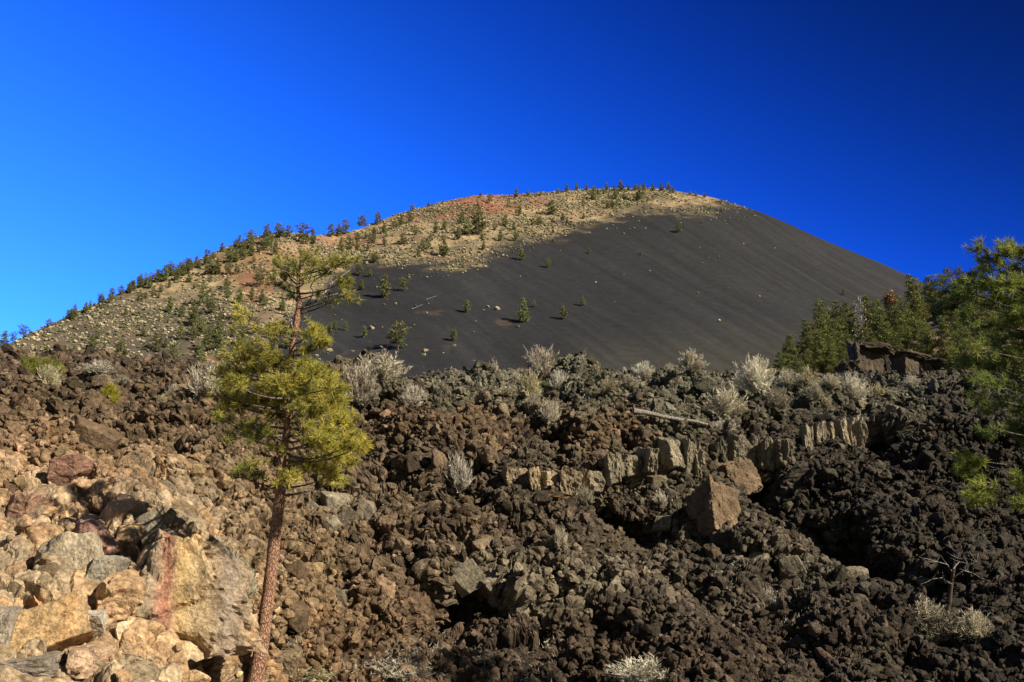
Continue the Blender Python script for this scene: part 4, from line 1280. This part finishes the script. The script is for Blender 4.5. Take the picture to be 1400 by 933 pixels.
def crown(clusters, axis_at, Y0, spreadY, seed, tlen, rfac, cnt_f, Rlimb, limb_up=22, nn=46, width=.0065, g1=(.40, .40, .060), g2=(.20, .25, .045)):
    r = np.random.default_rng(seed)
    limbs, tw, cen, dr, tn = [], Tubes(), [], [], []
    for (x, y, rad, n, yl) in clusters:
        dY = (r.uniform(-1, 1) - .25) * spreadY(y)
        c = at(x, y, Y0 + dY)
        a = axis_at(y + r.uniform(.4, 1.1) * limb_up)
        sc = Y0 / F
        L = np.linalg.norm(c - a)
        limbs.append((bez(a, c, sag=.10 * L, n=7, bend=r.normal(0, .05 * L, 3)), np.linspace(min(.03, .012 + .014 * L), .006, 7) * Rlimb))
        m = int(n * cnt_f * (.5 if seed == 201 and y < 420 else 1.1 if seed == 201 and y > 480 else 1) + .5)
        out = (c - a) / (L + 1e-6)
        off = r.normal(0, 1, (m, 3)) * np.array([1, 1, .62]) * rad * sc * rfac
        for q in off:
            e = c + q
            dd = q / (np.linalg.norm(q) + 1e-6) * .6 + out * .35 + np.array([0, 0, .55])
            dd /= np.linalg.norm(dd)
            s = c - out * .10 + r.normal(0, .03, 3)
            tw.add(bez(s, e, sag=.03, n=3), [.006, .005, .003], 3)
            cen.append(e); dr.append(dd)
            f = np.clip(yl + r.normal(0, .22), 0, 1)
            tn.append((np.array(g1) * f + np.array(g2) * (1 - f)) * r.uniform(.8, 1.2))
    cen, dr, tn = map(np.array, (cen, dr, tn))
    tri, cc = tufts(cen, dr, tlen, nn, width, tn, seed + 1)
    return limbs, tw, tri, cc


# foreground pine
Y0 = 14.45
TR = [(332, 1000, 30), (342, 950, 27), (350, 925, 25), (358, 880, 23.5), (366, 820, 22), (373, 760, 21), (379, 710, 20), (385, 660, 18.5), (389, 610, 15), (393, 560, 12.5), (398, 515, 11), (401, 480, 10.5), (404, 450, 11), (406, 430, 13), (408, 415, 9), (405, 395, 6), (409, 370, 4.5), (412, 352, 3.5), (411, 338, 1.5)]
tp = np.array([at(q[0], q[1], Y0) for q in TR])
trx, tryy = np.array([q[0] for q in TR], float), np.array([q[1] for q in TR], float)


def ax_fg(y):
    y = float(np.clip(y, 345, 690))
    return at(np.interp(y, tryy[::-1], trx[::-1]), y, Y0)


root_p = np.array([tp[0][0], Y0, tp[0][2] - .1])
pine = link('pine_tree', None, loc=root_p)
tag(pine, 'big foreground pine with a tall bare trunk, yellow-green crown and half dead top', 'tree')
tk = np.linspace(0, 1, 60)
cum = np.r_[0, np.cumsum(np.linalg.norm(np.diff(tp, axis=0), axis=1))]
cum /= cum[-1]
tpp = np.stack([np.interp(tk, cum, tp[:, k]) for k in range(3)], 1)
tpp[:, 0] += .02 * np.sin(tk * 23) * (tk > .5)
trad = np.interp(tk, cum, np.array([q[2] for q in TR]) * .78 / 2 * Y0 / F)
tb = Tubes()
tb.add(tpp - root_p, trad, 16, .35, 3)
link('trunk', tb.mesh('pine_trunk', M_bark), pine)
CL = [(392, 372, 12, 9, .4), (383, 362, 10, 5, .4), (400, 358, 12, 8, .35), (418, 352, 12, 8, .4), (440, 357, 12, 7, .45), (462, 352, 13, 10, .4), (474, 358, 10, 8, .35), (430, 368, 12, 7, .3), (470, 385, 11, 10, .4), (474, 402, 9, 7, .45), (455, 412, 9, 5, .2), (446, 372, 9, 4, .4), (376, 388, 10, 6, .35), (391, 393, 10, 4, .3), (425, 380, 10, 4, .5), (385, 380, 8, 4, .3), (398, 402, 8, 3, .1), (440, 400, 9, 3, .2), (452, 366, 9, 5, .4), (405, 367, 9, 5, .3),
      (330, 428, 11, 3, .9), (326, 447, 11, 3, .7), (342, 432, 8, 2, .9), (345, 470, 13, 5, .5), (375, 454, 12, 9, .45), (388, 448, 10, 8, .4), (425, 452, 13, 13, .65), (438, 466, 10, 10, .7), (424, 477, 10, 6, .6), (330, 487, 17, 14, .6), (355, 482, 14, 13, .65), (372, 494, 14, 13, .65), (345, 502, 15, 15, .7), (320, 507, 13, 9, .6), (420, 500, 11, 9, .6), (431, 509, 10, 8, .6),
      (310, 514, 13, 9, .6), (318, 524, 13, 10, .65), (300, 540, 10, 3, .5), (360, 526, 17, 15, .7), (385, 521, 15, 15, .65), (410, 516, 17, 19, .7), (430, 522, 15, 17, .75), (450, 516, 12, 11, .75), (455, 531, 14, 13, .75), (330, 552, 17, 15, .75), (310, 552, 12, 9, .75), (355, 548, 15, 15, .75), (385, 546, 17, 17, .7), (405, 546, 14, 13, .7), (425, 546, 15, 15, .75), (445, 551, 15, 15, .8), (460, 546, 13, 13, .8), (463, 563, 12, 11, .8), (340, 582, 15, 9, .45), (325, 592, 13, 5, .1), (350, 597, 12, 5, .1), (455, 570, 13, 13, .8), (470, 577, 12, 11, .85), (440, 581, 13, 9, .7), (395, 575, 13, 4, .4), (418, 590, 13, 8, .6), (440, 596, 13, 13, .75), (460, 601, 15, 15, .85), (480, 606, 13, 13, .9), (494, 610, 9, 9, .95), (430, 605, 11, 8, .7), (455, 622, 13, 11, .85), (475, 629, 11, 8, .85), (400, 638, 13, 11, .8), (420, 633, 13, 13, .85), (440, 638, 13, 12, .9), (452, 651, 13, 10, .9), (464, 656, 11, 5, .8), (391, 653, 9, 7, .8), (335, 636, 13, 6, .2), (350, 646, 9, 4, .2), (325, 649, 8, 3, .3), (375, 612, 11, 3, .3), (310, 577, 11, 4, .2), (299, 562, 9, 3, .5), (375, 565, 12, 5, .3), (366, 590, 10, 3, .15), (410, 560, 13, 7, .3), (400, 535, 13, 7, .25), (430, 565, 12, 7, .35)]
limbs, tw, tri, cc = crown(CL, ax_fg, Y0, lambda y: .35 if y < 420 else .55 if y < 500 else 1.05, 201, .118, .70, 2.0, .8, nn=42, width=.0095, g1=(.66, .62, .115), g2=(.24, .28, .06))
tri = tri - root_p
crn = link('crown', new_mesh('needles', tri, np.arange(len(tri)).reshape(-1, 3), cc, [M_needle]), pine)
tb = Tubes()
for a, b_ in limbs:
    tb.add(a - root_p, b_, 5)
q = tw.mesh('twigs', M_limb)
link('limbs', tb.mesh('limbs', M_limb), pine)
tv = Tubes(); tv.V = [v - root_p for v in tw.V]; tv.F = tw.F; tv.n = tw.n
link('twigs', tv.mesh('pine_twigs', M_limb), pine)
BARE = [((406, 428), [(418, 420), (432, 410), (450, 393), (466, 378), (480, 368)], 4.2, .1), ((432, 410), [(446, 405), (462, 402), (473, 404)], 2.4, .15), ((418, 418), [(428, 402), (426, 388), (432, 376)], 2.6, -.2), ((404, 436), [(392, 432), (380, 428), (366, 424)], 2.6, .2), ((403, 455), [(396, 440), (393, 425), (388, 405)], 2.4, -.1), ((400, 474), [(388, 474), (374, 468)], 2.2, .1), ((402, 478), [(412, 474), (420, 466)], 2.0, .1), ((401, 488), [(412, 487), (422, 485)], 2.0, -.1),
        ((398, 500), [(388, 494), (376, 484)], 2.6, .1), ((407, 412), [(396, 400), (388, 392), (380, 388)], 2.2, .1), ((410, 352), [(413, 344), (410, 336)], 1.8, 0), ((385, 668), [(372, 664), (358, 668), (345, 676)], 1.6, .1), ((389, 650), [(402, 652), (418, 660)], 1.5, .1), ((392, 605), [(372, 600), (352, 606)], 1.8, .2), ((394, 600), [(412, 580), (420, 560)], 2.0, -.2), ((450, 393), [(452, 380), (458, 368)], 1.6, .1), ((440, 402), [(452, 410), (458, 418)], 1.5, .1)]
for (x, y), pts_, w_, dy in BARE:
    pp = [(x, y)] + pts_
    P_ = np.array([at(a, b_, Y0 + dy * i) for i, (a, b_) in enumerate(pp)]) - root_p
    kq = np.linspace(0, len(pp) - 1, 3 * len(pp))
    P_ = np.stack([np.interp(kq, range(len(pp)), P_[:, j]) for j in range(3)], 1)
    P_[1:-1] += rng.normal(0, .012, P_[1:-1].shape)
    tb = Tubes()
    tb.add(P_, np.linspace(w_, w_ * .3, len(kq)) / 2 * Y0 / F, 6, .3)
    dl = link('dead_limb', tb.mesh('dead_limb', M_dead), pine)
    dl['label'] = 'bare grey dead limb'

# near pine at the right, trunk outside the frame
Y1 = 12.5
RTR = [(1500, 960, 30), (1494, 800, 26), (1486, 640, 22), (1478, 500, 18), (1470, 380, 12), (1462, 260, 6), (1456, 170, 2)]
rt = np.array([at(q[0], q[1], Y1) for q in RTR])


def ax_r(y):
    return at(np.interp(y, [q[1] for q in RTR][::-1], [q[0] for q in RTR][::-1]), float(np.clip(y, 175, 900)), Y1)


rroot = np.array([rt[0][0], Y1, rt[0][2] - .2])
rp2 = link('pine_tree', None, loc=rroot)
tag(rp2, 'near pine at the right edge, green needle branches reaching into the picture', 'tree')
tb = Tubes()
tb.add(rt - rroot, np.array([q[2] for q in RTR]) / 2 * Y1 / F, 12, .3)
link('trunk', tb.mesh('near_pine_trunk', M_bark), rp2)
RC_ = [(1335, 338, 7, 3, .45), (1372, 335, 8, 5, .5), (1380, 346, 9, 6, .5), (1393, 342, 7, 5, .5), (1352, 352, 9, 5, .2), (1362, 360, 9, 4, .2), (1345, 366, 10, 5, .35), (1385, 366, 12, 8, .5), (1372, 386, 14, 9, .5), (1345, 386, 12, 7, .4), (1395, 390, 12, 9, .45), (1322, 385, 10, 4, .2), (1320, 398, 11, 5, .25), (1360, 406, 14, 8, .45), (1385, 416, 14, 9, .45), (1335, 416, 12, 6, .3), (1400, 430, 14, 10, .4), (1370, 436, 14, 7, .4), (1345, 441, 12, 5, .3), (1320, 431, 10, 4, .25), (1390, 456, 14, 9, .4), (1365, 466, 12, 7, .4), (1340, 477, 14, 8, .45), (1375, 487, 16, 11, .5), (1395, 480, 14, 9, .5), (1330, 492, 14, 9, .5), (1350, 501, 14, 9, .5), (1380, 506, 14, 8, .45), (1315, 496, 10, 4, .45), (1360, 520, 12, 6, .3), (1390, 526, 14, 7, .25), (1340, 521, 10, 4, .3), (1370, 550, 12, 6, .2), (1395, 556, 12, 7, .2), (1350, 561, 10, 4, .3), (1385, 581, 12, 6, .2), (1360, 586, 10, 4, .3), (1340, 541, 8, 3, .3),
       (1320, 628, 9, 7, .85), (1335, 632, 7, 5, .85), (1312, 641, 6, 3, .85), (1330, 649, 7, 4, .8), (1345, 666, 8, 5, .9), (1335, 686, 6, 3, .7), (1328, 676, 5, 3, .9), (1355, 681, 7, 4, .85), (1390, 655, 9, 6, .7), (1400, 666, 9, 5, .7), (1395, 691, 6, 4, .6), (1302, 395, 8, 3, .25), (1298, 410, 7, 2, .25)]
for _ in range(75):
    y_ = rng.uniform(300, 690)
    RC_.append((rng.uniform(1405 if y_ > 345 else 1455, 1570), y_, 14, 8, rng.uniform(.2, .6)))
for _ in range(22):
    y_ = rng.uniform(180, 300)
    RC_.append((1452 + abs(rng.normal(0, 1)) * (8 + (y_ - 170) * .25), y_, 11, 6, rng.uniform(.2, .6)))
limbs, tw, tri, cc = crown(RC_, ax_r, Y1, lambda y: .5, 301,   .115, .76, 2.2, .6, limb_up=40, nn=44, width=.0085, g1=(.40, .43, .085), g2=(.115, .165, .04))
tri = tri - rroot
link('crown', new_mesh('near_needles', tri, np.arange(len(tri)).reshape(-1, 3), cc, [M_needle]), rp2)
tb = Tubes()
for a, b_ in limbs:
    tb.add(a - rroot, b_, 5)
link('limbs', tb.mesh('near_limbs', M_limb), rp2)
tv = Tubes(); tv.V = [v - rroot for v in tw.V]; tv.F = tw.F; tv.n = tw.n
link('twigs', tv.mesh('near_twigs', M_limb), rp2)

# small green bushes / young pines on the left crest
for seed, x, y, wq, hq, tint, n, lab in ((31, 150, 552, 28, 30, (.42, .40, .05), 46, 'small bright yellow-green young pine on the brown crest at the left'), (32, 40, 508, 34, 24, (.28, .29, .06), 40, 'olive green bushy pine on the crest near the left edge'), (33, 70, 512, 40, 26, (.27, .27, .06), 44, 'olive green bushy pine touching its right neighbour on the left crest'), (34, 285, 580, 14, 14, (.30, .33, .07), 12, 'tiny green sapling just left of the big pine crown'), (35, 740, 532, 16, 12, (.3, .32, .06), 14, 'small green sprig inside the tall centre shrub cluster')):
    p = hit(x, y - 2, LV, lpx, lpy, 4)
    sc = p[1] / F
    r = np.random.default_rng(seed)
    cz = r.uniform(.15, 1, n)
    cr_ = (1.05 - .55 * cz) if seed != 31 else (1.0 - .5 * cz)
    a_ = r.uniform(0, 6.28, n)
    rad = np.sqrt(r.random(n)) * cr_ * wq * sc / 2
    cen = np.stack([rad * np.cos(a_), rad * np.sin(a_), cz * hq * sc * .9], 1)
    d = cen * np.array([1, 1, .4]) + np.array([0, 0, .25])
    d /= np.linalg.norm(d, axis=1)[:, None]
    tri, cc = tufts(cen, d, .15, 60, .009, np.array(tint) * r.uniform(.7, 1.25, (n, 1)), seed)
    root = link('young_pine' if seed in (31, 34) else 'bush', None, loc=p - np.array([0, 0, .1]))
    tb = Tubes()
    tb.add([(0, 0, 0), (.01, 0, hq * sc * .5), (0, .01, hq * sc * .9)], [.03, .02, .006], 6)
    for e in cen[::2]:
        tb.add(bez((0, 0, max(0, e[2] * .7)), e, n=3), [.009, .006, .003], 3)
    link('trunk', tb.mesh('sapling_stem', M_limb), root)
    link('crown', new_mesh('sapling_needles', tri, np.arange(len(tri)).reshape(-1, 3), cc, [M_needle]), root)
    tag(root, lab, 'tree' if seed in (31, 34) else 'bush')

# fallen log on the crest, dead snag at the right, yellow flower
a, b_ = hit(866, 563, LV, lpx, lpy), hit(968, 581, LV, lpx, lpy)
Ym = min(a[1], b_[1]) - .35
a, b_ = at(866, 562, Ym), at(968, 580, Ym + .2)
tb = Tubes()
pts_ = bez(a, b_, .02, 14) + rng.normal(0, .012, (14, 3))
tb.add(pts_, np.linspace(.075, .035, 14), 8, .5)
log = link('fallen_log', tb.mesh('fallen_log', M_dead))
for f in (.3, .55, .72):
    q = pts_[int(f * 13)]
    s_ = Tubes(); s_.add(np.linspace(q, q + np.array([rng.uniform(-.1, .15), -.05, rng.uniform(.12, .22)]), 4), [.02, .016, .012, .006], 5, .3)
    link('branch_stub', s_.mesh('branch_stub', M_dead), log)
tag(log, 'long bleached grey fallen log lying across the crest of the flow', 'log')
p = ground_at(1298, 846)
sc = (p[1] - .6) / F
Ys = p[1] - .6
sn = link('dead_snag', None, loc=at(1296, 850, Ys))
tag(sn, 'dark dead snag with pale bare twigs on the lower right slope', 'dead tree')
o0 = np.array(sn.location)
tb = Tubes(); tb.add(np.array([at(x, y, Ys) for x, y in ((1295, 856), (1297, 830), (1300, 805), (1303, 785), (1306, 770))]) - o0, np.array([3.6, 3.2, 2.8, 2.2, 1.2]) * sc, 8, .7)
link('trunk', tb.mesh('snag_trunk', M_trunkfar), sn)
tb = Tubes()
for pp in ([(1304, 785), (1295, 772), (1280, 768), (1266, 764)], [(1303, 780), (1306, 762), (1302, 750)], [(1304, 790), (1318, 780), (1330, 784)], [(1303, 778), (1312, 768), (1326, 772), (1335, 768)], [(1302, 800), (1290, 790), (1274, 792)]):
    P_ = np.array([at(x, y, Ys + rng.normal(0, .12)) for x, y in pp]) - o0
    tb.add(P_, np.linspace(.9, .35, len(pp)) * sc, 5)
    for _ in range(5):
        a = P_[rng.integers(1, len(pp))]
        tb.add(bez(a, a + rng.normal(0, .13, 3), .02, 4), [.006, .005, .004, .002], 4)
link('bare_branch', tb.mesh('snag_branches', M_dead), sn)
p = ground_at(323, 878)
fl = link('flower', None, loc=at(323, 879, p[1] - .75))
tag(fl, 'single bright yellow flower head at the foot of the streaked boulder', 'flower')
m, nt, b = nodes('yellow_petals'); b.inputs['Base Color'].default_value = (.75, .55, .01, 1); b.inputs['Roughness'].default_value = .6
V, T = ICO[2]
link('bloom', new_mesh('bloom', V * (1 + .3 * vnoise(V * 6, 3))[:, None] * np.array([.032, .03, .022]), T, mats=[m]), fl)
tb = Tubes(); tb.add([(0, 0, -.01), (.01, .08, -.12), (.0, .2, -.25)], [.005, .005, .006], 5)
link('stem', tb.mesh('flower_stem', M_limb), fl)
# ------------------------------------------------------------------ camera, sun, sky
cam = bpy.data.objects.new('camera', bpy.data.cameras.new('camera'))
C.objects.link(cam)
cam.location = EYE
cam.rotation_euler = (math.pi / 2 + PITCH, 0, 0)
cam.data.sensor_width = 36
cam.data.lens = 36 * F / 1400
cam.data.clip_start = .1
cam.data.clip_end = 20000
bpy.context.scene.camera = cam
E, B = math.radians(35), math.radians(31)
S = Vector((math.cos(E) * math.cos(B), -math.cos(E) * math.sin(B), math.sin(E)))
sl = bpy.data.lights.new('sun', 'SUN')
sl.energy = 5.0
sl.angle = math.radians(.5)
sl.color = (1, .905, .74)
so = bpy.data.objects.new('sun', sl)
so.rotation_euler = S.to_track_quat('Z', 'Y').to_euler()
C.objects.link(so)
wd = bpy.data.worlds.new('World')
bpy.context.scene.world = wd
wd.use_nodes = True
nt = wd.node_tree
bg = nt.nodes['Background']
sky = nt.nodes.new('ShaderNodeTexSky')
sky.sky_type = 'NISHITA'
sky.sun_disc = False
sky.sun_elevation = E
sky.sun_rotation = math.atan2(S.x, S.y)
sky.altitude = 2100
sky.air_density = 1.0
sky.dust_density = .2
sky.ozone_density = 2.0
bg.inputs[1].default_value = .09
# polarised sky: darkest in the band at right angles to the sun, high on the right
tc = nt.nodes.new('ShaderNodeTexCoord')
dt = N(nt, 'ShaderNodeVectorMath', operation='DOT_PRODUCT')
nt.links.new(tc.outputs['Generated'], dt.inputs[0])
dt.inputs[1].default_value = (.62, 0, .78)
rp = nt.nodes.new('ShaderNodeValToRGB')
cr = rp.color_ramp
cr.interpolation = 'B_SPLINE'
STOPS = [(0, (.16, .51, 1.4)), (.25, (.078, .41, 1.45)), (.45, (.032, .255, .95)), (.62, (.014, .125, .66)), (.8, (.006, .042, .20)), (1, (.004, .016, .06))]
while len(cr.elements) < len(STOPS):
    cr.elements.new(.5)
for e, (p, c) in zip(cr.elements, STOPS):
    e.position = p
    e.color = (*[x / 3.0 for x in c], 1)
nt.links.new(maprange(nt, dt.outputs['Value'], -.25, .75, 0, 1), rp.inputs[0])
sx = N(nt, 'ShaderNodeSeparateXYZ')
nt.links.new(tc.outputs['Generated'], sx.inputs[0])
tint = mixc(nt, 'MIX', maprange(nt, sx.outputs[1], .45, 0, 0, 1), rp.outputs[0], (.065, .060, .050))   # unseen sky outside the polarised band: neutral tint added to cut blue fill
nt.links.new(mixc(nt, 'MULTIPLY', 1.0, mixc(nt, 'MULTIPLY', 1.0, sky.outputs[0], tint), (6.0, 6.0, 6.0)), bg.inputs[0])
vs = bpy.context.scene.view_settings
vs.view_transform = 'Standard'
vs.look = 'None'
vs.exposure = .7
vs.gamma = 1
vs.use_curve_mapping = False
